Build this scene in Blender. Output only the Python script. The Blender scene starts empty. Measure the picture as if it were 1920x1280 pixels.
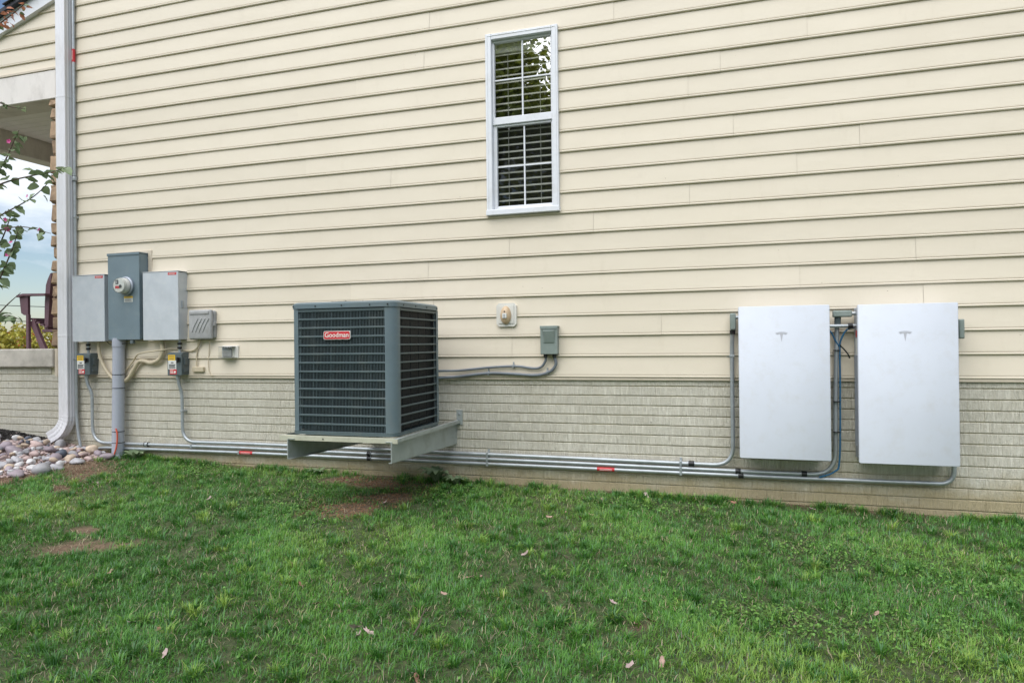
import bpy, bmesh, math, random
import numpy as np
from mathutils import Vector, Matrix, Euler
random.seed(7); RNG = np.random.default_rng(7)
SC = bpy.context.scene
COL = SC.collection
R = math.radians

# ------------------------------------------------------------------ camera, sky, sun, exposure
cam = bpy.data.cameras.new('camera'); cam.sensor_width = 36.0; cam.lens = 36.0 * 1262.1 / 1920.0
cam.clip_start = 0.05; cam.clip_end = 3000
co = bpy.data.objects.new('camera', cam); COL.objects.link(co)
yaw, pitch, roll = R(-16.945), R(0.1606), R(-0.636)
fwd = Vector((math.sin(yaw) * math.cos(pitch), math.cos(yaw) * math.cos(pitch), math.sin(pitch)))
rgt = Vector((math.cos(yaw), -math.sin(yaw), 0)); up = rgt.cross(fwd)
r2 = rgt * math.cos(roll) + up * math.sin(roll); u2 = r2.cross(fwd)
co.matrix_world = Matrix(((r2.x, u2.x, -fwd.x, 0), (r2.y, u2.y, -fwd.y, -5.385), (r2.z, u2.z, -fwd.z, 0.2636), (0, 0, 0, 1)))
SC.camera = co

SUN_EL, SUN_AZ = R(54), R(193)          # azimuth measured clockwise from +Y
w = bpy.data.worlds.new('World'); SC.world = w; w.use_nodes = True
nt = w.node_tree; nt.nodes.clear()
out = nt.nodes.new('ShaderNodeOutputWorld'); bg = nt.nodes.new('ShaderNodeBackground'); bg.inputs[1].default_value = 0.085
sky = nt.nodes.new('ShaderNodeTexSky'); sky.sky_type = 'NISHITA'; sky.sun_disc = False
sky.sun_elevation = SUN_EL; sky.sun_rotation = SUN_AZ; sky.air_density = 1.0; sky.dust_density = 0.7; sky.ozone_density = 1.3
tc = nt.nodes.new('ShaderNodeTexCoord'); mp = nt.nodes.new('ShaderNodeMapping'); mp.inputs['Scale'].default_value = (1.0, 1.0, 2.6)
mp.inputs['Location'].default_value = (0.35, 0.1, 0.2)
ns = nt.nodes.new('ShaderNodeTexNoise'); ns.inputs['Scale'].default_value = 3.2; ns.inputs['Detail'].default_value = 9; ns.inputs['Roughness'].default_value = 0.56
rp = nt.nodes.new('ShaderNodeValToRGB'); rp.color_ramp.elements[0].position = 0.49; rp.color_ramp.elements[1].position = 0.67
mx = nt.nodes.new('ShaderNodeMixRGB'); mx.inputs[2].default_value = (8.3, 8.8, 9.5, 1)
nt.links.new(tc.outputs['Generated'], mp.inputs[0]); nt.links.new(mp.outputs[0], ns.inputs['Vector'])
nt.links.new(ns.outputs['Fac'], rp.inputs[0]); nt.links.new(rp.outputs[0], mx.inputs[0])
nt.links.new(sky.outputs[0], mx.inputs[1]); nt.links.new(mx.outputs[0], bg.inputs[0]); nt.links.new(bg.outputs[0], out.inputs[0])

sd = bpy.data.lights.new('sun', 'SUN'); sd.energy = 2.9; sd.angle = R(75); sd.color = (1.0, 0.99, 0.975)
so = bpy.data.objects.new('sun', sd); COL.objects.link(so)
tosun = Vector((math.sin(SUN_AZ) * math.cos(SUN_EL), math.cos(SUN_AZ) * math.cos(SUN_EL), math.sin(SUN_EL)))
so.rotation_euler = tosun.to_track_quat('Z', 'Y').to_euler(); so.location = (-4, -9, 12)
SC.view_settings.view_transform = 'Standard'; SC.view_settings.look = 'None'
SC.view_settings.exposure = 0.6; SC.view_settings.gamma = 1.0
SC.cycles.max_bounces = 7; SC.cycles.use_denoising = True; SC.cycles.denoiser = 'OPENIMAGEDENOISE'; SC.cycles.denoising_prefilter = 'NONE'

# ------------------------------------------------------------------ helpers
def lin(r, g, b):
    f = lambda c: (c / 255 / 12.92) if c / 255 <= 0.04045 else ((c / 255 + 0.055) / 1.055) ** 2.4
    return (f(r), f(g), f(b))

class NB:
    """small node-building helper"""
    def __init__(s, name):
        s.m = bpy.data.materials.new(name); s.m.use_nodes = True; s.t = s.m.node_tree
        s.b = s.t.nodes['Principled BSDF']; s.pos = None
    def n(s, typ, **kw):
        nd = s.t.nodes.new(typ)
        for k, v in kw.items():
            if k in nd.inputs.keys(): nd.inputs[k].default_value = v
            else: setattr(nd, k, v)
        return nd
    def L(s, a, b): s.t.links.new(a, b)
    def P(s, scale=(1, 1, 1)):
        if s.pos is None: s.pos = s.n('ShaderNodeNewGeometry')
        m = s.n('ShaderNodeMapping'); m.inputs['Scale'].default_value = scale
        s.L(s.pos.outputs['Position'], m.inputs[0]); return m.outputs[0]
    def noise(s, scale, detail=4, rough=0.55, stretch=(1, 1, 1)):
        nd = s.n('ShaderNodeTexNoise'); nd.inputs['Scale'].default_value = scale; nd.inputs['Detail'].default_value = detail
        nd.inputs['Roughness'].default_value = rough; s.L(s.P(stretch), nd.inputs['Vector']); return nd.outputs['Fac']
    def ramp(s, fac, p0, p1, c0=(0, 0, 0, 1), c1=(1, 1, 1, 1)):
        nd = s.n('ShaderNodeValToRGB'); e = nd.color_ramp.elements; e[0].position = p0; e[1].position = p1; e[0].color = c0; e[1].color = c1
        s.L(fac, nd.inputs[0]); return nd.outputs[0]
    def mix(s, fac, a, b, mode='MIX'):
        nd = s.n('ShaderNodeMixRGB'); nd.blend_type = mode
        for sock, v in ((nd.inputs[0], fac), (nd.inputs[1], a), (nd.inputs[2], b)):
            if isinstance(v, (int, float)): sock.default_value = v
            elif isinstance(v, tuple): sock.default_value = v if len(v) == 4 else v + (1,)
            else: s.L(v, sock)
        return nd.outputs[0]
    def bump(s, h, strength=0.3, dist=0.002):
        nd = s.n('ShaderNodeBump'); nd.inputs['Strength'].default_value = strength; nd.inputs['Distance'].default_value = dist
        s.L(h, nd.inputs['Height']); s.L(nd.outputs[0], s.b.inputs['Normal'])
    def base(s, sock): s.L(sock, s.b.inputs['Base Color'])

def mat(name, col, rough=0.5, metal=0.0, var=0.12, vs=6.0, bump=0.0, bs=80.0, dirt=None, dirtamt=0.0, ds=3.0, rnd=0.0, stretch=(1, 1, 1), coat=0.0):
    k = NB(name); k.b.inputs['Roughness'].default_value = rough; k.b.inputs['Metallic'].default_value = metal
    k.b.inputs['Coat Weight'].default_value = coat
    lo = tuple(c * (1 - var) for c in col); hi = tuple(min(1, c * (1 + var)) for c in col)
    c = k.mix(k.ramp(k.noise(vs, 5, 0.6, stretch), 0.3, 0.7), lo, hi)
    if dirt: c = k.mix(k.mix(1.0, k.ramp(k.noise(ds, 8, 0.7, stretch), 0.5, 0.75), (dirtamt,) * 3, 'MULTIPLY'), c, dirt)
    if rnd:
        oi = k.n('ShaderNodeObjectInfo')
        c = k.mix(1.0, c, k.ramp(oi.outputs['Random'], 0, 1, (1 - rnd,) * 3 + (1,), (1 + rnd,) * 3 + (1,)), 'MULTIPLY')
    k.base(c)
    if bump: k.bump(k.noise(bs, 4, 0.6, stretch), bump, 0.004)
    return k.m

def mesh(name, v, f, m=None, smooth=False):
    me = bpy.data.meshes.new(name); me.from_pydata([tuple(p) for p in v], [], f); me.validate(); me.update()
    if m: me.materials.append(m)
    if smooth: me.polygons.foreach_set('use_smooth', [True] * len(me.polygons))
    return me

class MB:
    def __init__(s): s.v = []; s.f = []
    def add(s, v, f):
        o = len(s.v); s.v += [Vector(p) for p in v]; s.f += [tuple(i + o for i in q) for q in f]; return s
    def box(s, x0, x1, y0, y1, z0, z1, bev=0.0, seg=1):
        bm = bmesh.new(); bmesh.ops.create_cube(bm, size=1.0)
        for q in bm.verts: q.co = Vector(((x0 + x1) / 2 + q.co.x * (x1 - x0), (y0 + y1) / 2 + q.co.y * (y1 - y0), (z0 + z1) / 2 + q.co.z * (z1 - z0)))
        if bev: bmesh.ops.bevel(bm, geom=bm.edges[:], offset=bev, segments=seg, affect='EDGES', profile=0.5)
        bm.verts.index_update(); s.add([q.co.copy() for q in bm.verts], [tuple(q.index for q in f.verts) for f in bm.faces]); bm.free(); return s
    def tube(s, pts, r, n=10, cap=True, flat=None):
        pts = [Vector(p) for p in pts]; k = len(pts); rings = []
        t0 = (pts[1] - pts[0]).normalized(); nrm = t0.orthogonal().normalized()
        for i in range(k):
            t = ((pts[i + 1] - pts[i]) if i < k - 1 else (pts[i] - pts[i - 1])).normalized()
            if 0 < i < k - 1: t = ((pts[i + 1] - pts[i]).normalized() + (pts[i] - pts[i - 1]).normalized()).normalized()
            nrm = (nrm - t * nrm.dot(t)).normalized(); b = t.cross(nrm)
            rr = r[i] if isinstance(r, (list, tuple)) else r
            rings.append([pts[i] + (nrm * math.cos(a) + b * math.sin(a)) * rr for a in [2 * math.pi * j / n for j in range(n)]])
        v = [p for q in rings for p in q]; f = []
        for i in range(k - 1):
            for j in range(n): f.append((i * n + j, i * n + (j + 1) % n, (i + 1) * n + (j + 1) % n, (i + 1) * n + j))
        if cap: f.append(tuple(range(n))[::-1]); f.append(tuple((k - 1) * n + j for j in range(n)))
        return s.add(v, f)
    def prism(s, poly, ax, a, b):
        """poly: 2D points, extruded along axis ax (0 x,1 y,2 z) from a to b"""
        def P(p, t): q = list(p); q.insert(ax, t); return Vector(q)
        n = len(poly); v = [P(p, a) for p in poly] + [P(p, b) for p in poly]
        f = [tuple(range(n))[::-1], tuple(range(n, 2 * n))] + [(i, (i + 1) % n, n + (i + 1) % n, n + i) for i in range(n)]
        return s.add(v, f)
    def lathe(s, prof, c, ax=1, n=28):
        """prof: (radius, offset along -axis direction) revolved about axis through c"""
        v = []; f = []; m = len(prof); c = Vector(c)
        for j in range(n):
            a = 2 * math.pi * j / n
            for (r, t) in prof:
                if ax == 1: v.append(c + Vector((r * math.cos(a), t, r * math.sin(a))))
                else: v.append(c + Vector((r * math.cos(a), r * math.sin(a), t)))
        for j in range(n):
            for i in range(m - 1):
                q = (j * m + i, j * m + i + 1, ((j + 1) % n) * m + i + 1, ((j + 1) % n) * m + i); f.append(q)
        return s.add(v, f)
    def build(s, name, m, parent=None, smooth=False, recalc=True):
        c = sum(s.v, Vector()) / len(s.v)
        me = mesh(name, [p - c for p in s.v], s.f, m, smooth)
        if recalc:
            bm = bmesh.new(); bm.from_mesh(me); bmesh.ops.recalc_face_normals(bm, faces=bm.faces[:]); bm.to_mesh(me); bm.free()
        if smooth: me.set_sharp_from_angle(angle=R(40))
        return link(name, me, c, parent)

def wloc(o):
    p = Vector(o.location)
    while o.parent: o = o.parent; p = p + Vector(o.location)
    return p
def link(name, me, loc, parent=None, rot=None, scale=None):
    o = bpy.data.objects.new(name, me); COL.objects.link(o)
    if parent: o.parent = parent; o.location = Vector(loc) - wloc(parent)
    else: o.location = loc
    if rot: o.rotation_euler = rot
    if scale: o.scale = scale
    return o
def tag(o, label=None, cat=None, group=None, kind=None):
    if label: o['label'] = label
    if cat: o['category'] = cat
    if group: o['group'] = group
    if kind: o['kind'] = kind
    return o
def thing(name, loc, label, cat, group=None): return tag(link(name, None, loc), label, cat, group)

def catmull(P, k=8):
    P = [Vector(p) for p in P]; P = [P[0] * 2 - P[1]] + P + [P[-1] * 2 - P[-2]]; o = []
    for i in range(1, len(P) - 2):
        a, b, c, d = P[i - 1], P[i], P[i + 1], P[i + 2]
        for j in range(k):
            t = j / k; o.append(0.5 * ((2 * b) + (c - a) * t + (2 * a - 5 * b + 4 * c - d) * t * t + (3 * b - a - 3 * c + d) * t ** 3))
    o.append(P[-2]); return o
def fillet(P, r, k=8):
    P = [Vector(p) for p in P]; o = [P[0]]
    for i in range(1, len(P) - 1):
        a = (P[i - 1] - P[i]); b = (P[i + 1] - P[i]); rr = min(r, a.length * 0.48, b.length * 0.48)
        p0 = P[i] + a.normalized() * rr; p1 = P[i] + b.normalized() * rr
        for j in range(k + 1):
            t = j / k; o.append(p0 * (1 - t) ** 2 + P[i] * 2 * t * (1 - t) + p1 * t * t)
    o.append(P[-1]); return o
GXS = [-400, -30, -8.5, -7.5, -6.6, -5.7, -4.7, -3.7, -2.4, 0, 2, 4, 30, 400]
GZS = [-.7, -.6, -.6, -.62, -.72, -.84, -.86, -.90, -.905, -.95, -.985, -1.0, -1.1, -1.1]
def wob(x, y): return 0.008 * np.sin(3.1 * x + 1.3 * y) + 0.007 * np.sin(5.3 * y - 2.2 * x + 1) + 0.004 * np.sin(11 * x + 7 * y) + 0.003 * np.sin(17 * y - 9 * x)
def gz(x, y):
    b = np.interp(x, GXS, GZS); d = np.maximum(0, -np.asarray(y, float))
    near = np.clip(d / 0.3, 0, 1)
    return b - 0.05 * np.minimum(d, 2.5) - 0.025 * (np.minimum(np.maximum(d, 2.5), 12) - 2.5) + wob(x, y) * (0.3 + 0.7 * near)

# ------------------------------------------------------------------ materials
M = {}
# siding: cream vinyl
k = NB('vinyl_siding'); k.b.inputs['Roughness'].default_value = 0.42; k.b.inputs['Specular IOR Level'].default_value = 0.35
c = k.mix(k.ramp(k.noise(1.3, 3), 0.3, 0.7), (0.69, 0.612, 0.485), (0.72, 0.642, 0.515))
oi = k.n('ShaderNodeObjectInfo'); c = k.mix(1.0, c, k.ramp(oi.outputs['Random'], 0, 1, (0.975,) * 3 + (1,), (1.02,) * 3 + (1,)), 'MULTIPLY')
c = k.mix(k.mix(1, k.ramp(k.noise(4, 9, 0.75, (1.6, 1, 0.5)), 0.56, 0.85), (0.24,) * 3, 'MULTIPLY'), c, (0.42, 0.35, 0.24))
c = k.mix(k.ramp(k.noise(55, 2, 0.5), 0.78, 0.80), c, (0.22, 0.17, 0.10))
k.base(c); k.bump(k.mix(0.12, k.noise(2.4, 4, 0.5, (1.2, 1, 3)), k.noise(30, 4, 0.6, (0.25, 1, 6))), 0.5, 0.007); M['siding'] = k.m
M['trim'] = mat('cream_trim', (0.60, 0.52, 0.41), 0.45, var=0.04, dirt=(0.30, 0.25, 0.18), dirtamt=0.35, ds=4)
# concrete brick pattern
k = NB('ribbed_brick'); k.b.inputs['Roughness'].default_value = 0.85
c = k.mix(k.ramp(k.noise(2.2, 6, 0.65), 0.3, 0.7), (0.62, 0.585, 0.485), (0.715, 0.68, 0.58))
oi = k.n('ShaderNodeObjectInfo'); c = k.mix(1.0, c, k.ramp(oi.outputs['Random'], 0, 1, (0.95,) * 3 + (1,), (1.04,) * 3 + (1,)), 'MULTIPLY')
rib = k.ramp(k.noise(26, 3, 0.6, (4.2, 1, 0.35)), 0.38, 0.62)
c = k.mix(k.mix(1, rib, (0.30,) * 3, 'MULTIPLY'), c, (0.40, 0.355, 0.255))
c = k.mix(k.ramp(k.noise(34, 5, 0.7), 0.70, 0.76), c, (0.10, 0.085, 0.05))
sx = k.n('ShaderNodeSeparateXYZ'); k.L(k.P(), sx.inputs[0])
ad = k.n('ShaderNodeMath', operation='MULTIPLY_ADD'); ad.inputs[1].default_value = 0.42; k.L(k.noise(3.0, 6, 0.65, (1, 1, 1.6)), ad.inputs[0]); k.L(sx.outputs['Z'], ad.inputs[2])
splash = k.ramp(ad.outputs[0], 0.0, 1.0)                      # soil splashed up from the bed
mr = k.n('ShaderNodeMapRange'); mr.inputs['From Min'].default_value = -0.46; mr.inputs['From Max'].default_value = -0.66; k.L(ad.outputs[0], mr.inputs['Value'])
c = k.mix(k.mix(1, mr.outputs[0], (0.75,) * 3, 'MULTIPLY'), c, (0.40, 0.31, 0.15)); k.base(c)
h = k.mix(0.45, rib, k.noise(120, 3, 0.7)); k.bump(h, 1.0, 0.009); M['brick'] = k.m
M['mortar'] = mat('mortar', (0.55, 0.505, 0.36), 0.9, var=0.2, vs=9, bump=0.5, bs=90)
M['cap'] = mat('concrete_cap', (0.50, 0.46, 0.40), 0.8, var=0.16, vs=5, bump=0.3, bs=60, dirt=(0.14, 0.12, 0.09), dirtamt=0.6, ds=4)
M['white'] = mat('white_vinyl', (0.74, 0.75, 0.78), 0.4, var=0.03, dirt=(0.45, 0.42, 0.36), dirtamt=0.35, ds=5)
M['spout'] = mat('downspout_paint', (0.74, 0.73, 0.75), 0.38, var=0.04, dirt=(0.36, 0.33, 0.29), dirtamt=0.4, ds=4, stretch=(1, 1, .4))
M['galv'] = mat('galvanised_pipe', (0.42, 0.45, 0.47), 0.44, 0.55, var=0.12, vs=14, bump=0.05, bs=200, dirt=(0.30, 0.30, 0.27), dirtamt=0.5, ds=9)
M['galv_dull'] = mat('galvanised_sheet', (0.42, 0.45, 0.43), 0.5, 0.35, var=0.1, vs=9, bump=0.05, dirt=(0.22, 0.21, 0.16), dirtamt=0.5, ds=6)
M['galv_lit'] = mat('galvanised_angle_lit', (0.56, 0.55, 0.43), 0.5, 0.25, var=0.1, vs=9, dirt=(0.26, 0.23, 0.15), dirtamt=0.5, ds=7)  # front angle's stronger light put into a paler galvanised colour
M['pvc'] = mat('grey_pvc', (0.40, 0.42, 0.48), 0.42, var=0.06, vs=5, dirt=(0.28, 0.26, 0.24), dirtamt=0.45, ds=5)
M['panel'] = mat('grey_enamel', (0.53, 0.56, 0.59), 0.36, 0.15, var=0.07, vs=7, dirt=(0.60, 0.60, 0.60), dirtamt=0.6, ds=14, bump=0.04, bs=30)
M['meterbox'] = mat('meter_grey', (0.17, 0.225, 0.255), 0.42, 0.1, var=0.06, vs=6, dirt=(0.27, 0.31, 0.31), dirtamt=0.3, ds=9)
M['disc'] = mat('dark_grey_box', (0.095, 0.12, 0.125), 0.45, var=0.1, dirt=(0.2, 0.21, 0.2), dirtamt=0.3)
M['black'] = mat('black_plastic', (0.012, 0.012, 0.014), 0.4, var=0.2)
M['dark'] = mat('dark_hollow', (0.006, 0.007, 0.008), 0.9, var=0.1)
M['cable'] = mat('cream_cable', (0.55, 0.47, 0.33), 0.5, var=0.08, dirt=(0.28, 0.23, 0.15), dirtamt=0.5, ds=9)
M['grey_cable'] = mat('grey_flex', (0.16, 0.18, 0.20), 0.45, var=0.15, bump=0.4, bs=160)
M['orange'] = mat('orange_wire', (0.62, 0.11, 0.06), 0.45, var=0.05)
M['blue'] = mat('blue_wire', (0.02, 0.12, 0.24), 0.45, var=0.1)
M['red'] = mat('red_label', (0.55, 0.025, 0.035), 0.45, var=0.05)
M['yellow'] = mat('yellow_label', (0.75, 0.47, 0.02), 0.5, var=0.05)
M['paper'] = mat('white_label', (0.68, 0.68, 0.64), 0.5, var=0.05)
M['ink'] = mat('label_ink', (0.10, 0.10, 0.10), 0.6, var=0.1)
M['white_ink'] = mat('white_ink', (0.75, 0.72, 0.66), 0.5, var=0.03)
M['nid'] = mat('weathered_grey', (0.36, 0.36, 0.355), 0.6, var=0.14, vs=12, bump=0.3, bs=120, dirt=(0.19, 0.18, 0.14), dirtamt=0.8, ds=16)
M['ac'] = mat('unit_paint', (0.080, 0.112, 0.120), 0.42, 0.1, var=0.08, vs=8, dirt=(0.18, 0.19, 0.165), dirtamt=0.45, ds=6)
M['ac_post'] = mat('unit_post_paint', (0.135, 0.18, 0.20), 0.4, 0.1, var=0.06, vs=6, dirt=(0.20, 0.21, 0.18), dirtamt=0.4, ds=5)
M['coil'] = mat('coil', (0.010, 0.013, 0.015), 0.6, 0.3, var=0.3, vs=20, bump=0.6, bs=220)
M['glasswhite'] = mat('white_glass_front', (0.62, 0.645, 0.70), 0.36, var=0.03, vs=2.5, dirt=(0.55, 0.55, 0.55), dirtamt=0.5, ds=9, bump=0.012, bs=5)
M['glasswhite'].node_tree.nodes['Principled BSDF'].inputs['Specular IOR Level'].default_value = 0.14
M['pwbody'] = mat('battery_body', (0.36, 0.39, 0.44), 0.45, 0.3, var=0.06)
M['logo'] = mat('logo_print', (0.51, 0.51, 0.55), 0.3, var=0.05)
M['fuse'] = mat('switch_box_grey', (0.24, 0.285, 0.26), 0.42, 0.15, var=0.06, dirt=(0.34, 0.36, 0.35), dirtamt=0.4, ds=12)
M['beige'] = mat('beige_plastic', (0.55, 0.40, 0.25), 0.35, var=0.05)
M['plate'] = mat('white_plate', (0.68, 0.66, 0.60), 0.4, var=0.04, dirt=(0.40, 0.36, 0.28), dirtamt=0.3)
M['stone'] = mat('veneer_stone', (0.30, 0.205, 0.13), 0.85, var=0.35, vs=9, bump=0.8, bs=26, rnd=0.22)
M['soffit'] = mat('soffit', (0.90, 0.86, 0.82), 0.5, var=0.05)
M['beam'] = mat('beam_wrap', (0.74, 0.69, 0.64), 0.5, var=0.05, dirt=(0.30, 0.26, 0.22), dirtamt=0.5, ds=4, stretch=(1, 1, 0.5))
M['shingle'] = mat('shingle', (0.045, 0.045, 0.055), 0.9, var=0.3, vs=30, bump=0.6, bs=120, rnd=0.2)
M['chair'] = mat('brown_plastic', (0.13, 0.07, 0.085), 0.45, var=0.1)
M['bark'] = mat('bark', (0.10, 0.075, 0.055), 0.9, var=0.3, vs=18, bump=0.8, bs=50)
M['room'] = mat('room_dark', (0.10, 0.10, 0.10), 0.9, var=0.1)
M['blind'] = mat('blind_slat', (0.66, 0.65, 0.58), 0.5, var=0.04)

def glass(name, rough=0.0, tint=(1, 1, 1), ior=0.06):
    k = NB(name); k.t.nodes.remove(k.b)
    o = k.t.nodes['Material Output']
    tr = k.n('ShaderNodeBsdfTransparent'); tr.inputs[0].default_value = tint + (1,)
    gl = k.n('ShaderNodeBsdfGlossy'); gl.inputs['Roughness'].default_value = rough
    lw = k.n('ShaderNodeLayerWeight'); lw.inputs['Blend'].default_value = 0.5; pw = k.n('ShaderNodeMath', operation='POWER'); k.L(lw.outputs['Facing'], pw.inputs[0]); pw.inputs[1].default_value = 4.0
    fr = k.n('ShaderNodeMath', operation='MULTIPLY_ADD'); k.L(pw.outputs[0], fr.inputs[0]); fr.inputs[1].default_value = 1.0 - ior; fr.inputs[2].default_value = ior
    ms = k.n('ShaderNodeMixShader'); k.L(fr.outputs[0], ms.inputs[0]); k.L(tr.outputs[0], ms.inputs[1]); k.L(gl.outputs[0], ms.inputs[2])
    k.L(ms.outputs[0], o.inputs[0]); return k.m
M['pane'] = glass('window_glass', 0.0, (0.95, 0.97, 0.95), 0.36)
M['screen'] = glass('screened_glass', 0.02, (0.62, 0.64, 0.63), 0.08)
M['clear'] = glass('clear_cover', 0.05, (0.92, 0.93, 0.92))

def leafmat(name, a, b, trans=0.25, rough=0.5, attr=None):
    k = NB(name); k.b.inputs['Roughness'].default_value = rough
    if attr:
        at = k.n('ShaderNodeAttribute'); at.attribute_name = attr; c = at.outputs['Color']
    else:
        oi = k.n('ShaderNodeObjectInfo'); c = k.mix(k.mix(0.5, oi.outputs['Random'], k.noise(3.0, 3)), a, b)
    k.base(c)
    o = k.t.nodes['Material Output']; td = k.n('ShaderNodeBsdfTranslucent'); k.L(c, td.inputs[0])
    ms = k.n('ShaderNodeMixShader'); ms.inputs[0].default_value = trans
    k.L(k.b.outputs[0], ms.inputs[1]); k.L(td.outputs[0], ms.inputs[2]); k.L(ms.outputs[0], o.inputs[0]); return k.m
M['grass'] = leafmat('grass_blades', None, None, 0.3, 0.45, 'tint')
M['weed'] = leafmat('clover_leaves', None, None, 0.25, 0.5, 'tint')
M['leaf'] = leafmat('shrub_leaf', (0.13, 0.20, 0.10), (0.28, 0.35, 0.19))
M['leaf_orange'] = leafmat('orange_leaf', (0.45, 0.17, 0.09), (0.62, 0.28, 0.18))
M['pink'] = leafmat('pink_petal', (0.62, 0.05, 0.26), (0.75, 0.10, 0.36))
M['tree_leaf'] = leafmat('tree_leaf', None, None, 0.3, 0.5, 'tint')
M['dry'] = mat('dry_leaf', (0.42, 0.27, 0.21), 0.7, var=0.3, vs=40, rnd=0.2)
M['dry_pale'] = mat('pale_dry_leaf', (0.44, 0.32, 0.30), 0.7, var=0.2, vs=40, rnd=0.15)
M['dry_dark'] = mat('dark_dry_leaf', (0.24, 0.12, 0.075), 0.7, var=0.3, vs=40, rnd=0.2)
# ground: soil / thatch
k = NB('lawn_soil'); k.b.inputs['Roughness'].default_value = 0.95
at = k.n('ShaderNodeAttribute'); at.attribute_name = 'bare'
th = k.mix(k.ramp(k.noise(24, 8, 0.7), 0.3, 0.7), (0.028, 0.052, 0.014), (0.11, 0.125, 0.05))
so_ = k.mix(k.ramp(k.noise(30, 8, 0.75), 0.3, 0.72), (0.075, 0.048, 0.028), (0.27, 0.185, 0.115))
k.base(k.mix(at.outputs['Fac'], th, so_)); k.bump(k.noise(45, 8, 0.75), 0.9, 0.015); M['soil'] = k.m
M['mulch'] = mat('dark_mulch', (0.018, 0.015, 0.013), 0.95, var=0.5, vs=40, bump=0.5, bs=80)
STONES = {'grey': mat('river_grey', (0.36, 0.35, 0.36), 0.6, var=0.22, vs=14, bump=0.25, bs=40, rnd=0.2),
          'purple': mat('river_purple', (0.31, 0.255, 0.28), 0.6, var=0.2, vs=12, bump=0.25, bs=40, rnd=0.15),
          'tan': mat('river_tan', (0.52, 0.41, 0.31), 0.62, var=0.25, vs=14, bump=0.25, bs=40, rnd=0.15),
          'pink': mat('river_pink', (0.49, 0.37, 0.34), 0.62, var=0.22, vs=14, bump=0.25, bs=40, rnd=0.15),
          'white': mat('river_white', (0.62, 0.60, 0.59), 0.58, var=0.15, vs=14, bump=0.25, bs=40, rnd=0.1),
          'slate': mat('river_slate', (0.085, 0.10, 0.13), 0.5, var=0.25, vs=14, bump=0.25, bs=40, rnd=0.2)}

# ------------------------------------------------------------------ ground
def axis(lo, hi, step, far, n):
    a = list(np.arange(lo, hi + 1e-6, step)); d = np.geomspace(step * 2, far, n)
    return np.array([lo - x for x in d[::-1]] + a + [hi + x for x in d])
def inpoly(P, poly):
    x, y = P[..., 0], P[..., 1]; r = np.zeros(x.shape, bool); n = len(poly)
    for i in range(n):
        x0, y0 = poly[i]; x1, y1 = poly[(i + 1) % n]
        c = ((y0 > y) != (y1 > y)) & (x < (x1 - x0) * (y - y0) / (y1 - y0 + 1e-12) + x0); r ^= c
    return r
def soft_ellipse(x, y, cx, cy, rx, ry, a):
    u = (x - cx) * math.cos(a) + (y - cy) * math.sin(a); v = -(x - cx) * math.sin(a) + (y - cy) * math.cos(a)
    return np.clip(1.6 - 1.3 * np.sqrt((u / rx) ** 2 + (v / ry) ** 2), 0, 1)
def vnoise(x, y, s, seed):
    r = np.random.default_rng(seed); o = np.zeros_like(x)
    for i in range(6):
        a = r.uniform(0, 6.28); f = s * r.uniform(0.6, 1.9); o += np.sin((x * math.cos(a) + y * math.sin(a)) * f + r.uniform(0, 6.28) + 0.8 * np.sin(y * f * 0.7 + i))
    return o / 6
PATCH = [(-2.64, -1.0, 0.34, 0.20, 0.75), (-2.50, -0.62, 0.30, 0.18, 0.4), (-3.86, -2.06, 0.32, 0.16, 0.5), (-5.55, -0.60, 0.46, 0.22, -0.75),
         (-2.9, -0.25, 0.55, 0.16, 0.0), (-4.15, -1.85, 0.14, 0.08, 0.2), (-0.35, -2.25, 0.10, 0.04, 0.9), (-5.2, -1.15, 0.2, 0.08, -0.4)]
def bare(x, y):
    b = np.zeros_like(x)
    for p in PATCH: b = np.maximum(b, soft_ellipse(x, y, *p))
    b = np.clip(b * 1.2 + (0.75 * vnoise(x, y, 16, 3) + 0.6 * vnoise(x, y, 45, 4)) * (b > 0.02) - 0.12, 0, 1)
    b = np.maximum(b, np.clip(1 - (-y) / 0.09, 0, 1) * (y <= 0.02) * 0.9)
    b = np.maximum(b, (x < -5.80) * (y > -1.25) * (x > -9) * np.clip(1.0, 0, 1) * (y + 1.25 > -(x + 5.9) * 0.3) * 1.0)
    return np.clip(b, 0, 1)
gx = axis(-9.0, 4.6, 0.06, 380, 16); gy = axis(-6.0, 0.12, 0.06, 380, 16)
XX, YY = np.meshgrid(gx, gy); ZZ = gz(XX, YY)
nx, ny = len(gx), len(gy)
gv = np.stack([XX, YY, ZZ], -1).reshape(-1, 3)
gf = [(j * nx + i, j * nx + i + 1, (j + 1) * nx + i + 1, (j + 1) * nx + i) for j in range(ny - 1) for i in range(nx - 1)]
me = mesh('ground', gv.tolist(), gf, M['soil'], True)
at_ = me.attributes.new('bare', 'FLOAT', 'POINT'); at_.data.foreach_set('value', bare(XX, YY).reshape(-1).astype(np.float32))
tag(link('ground', me, (0, 0, 0)), kind='structure')

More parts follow.
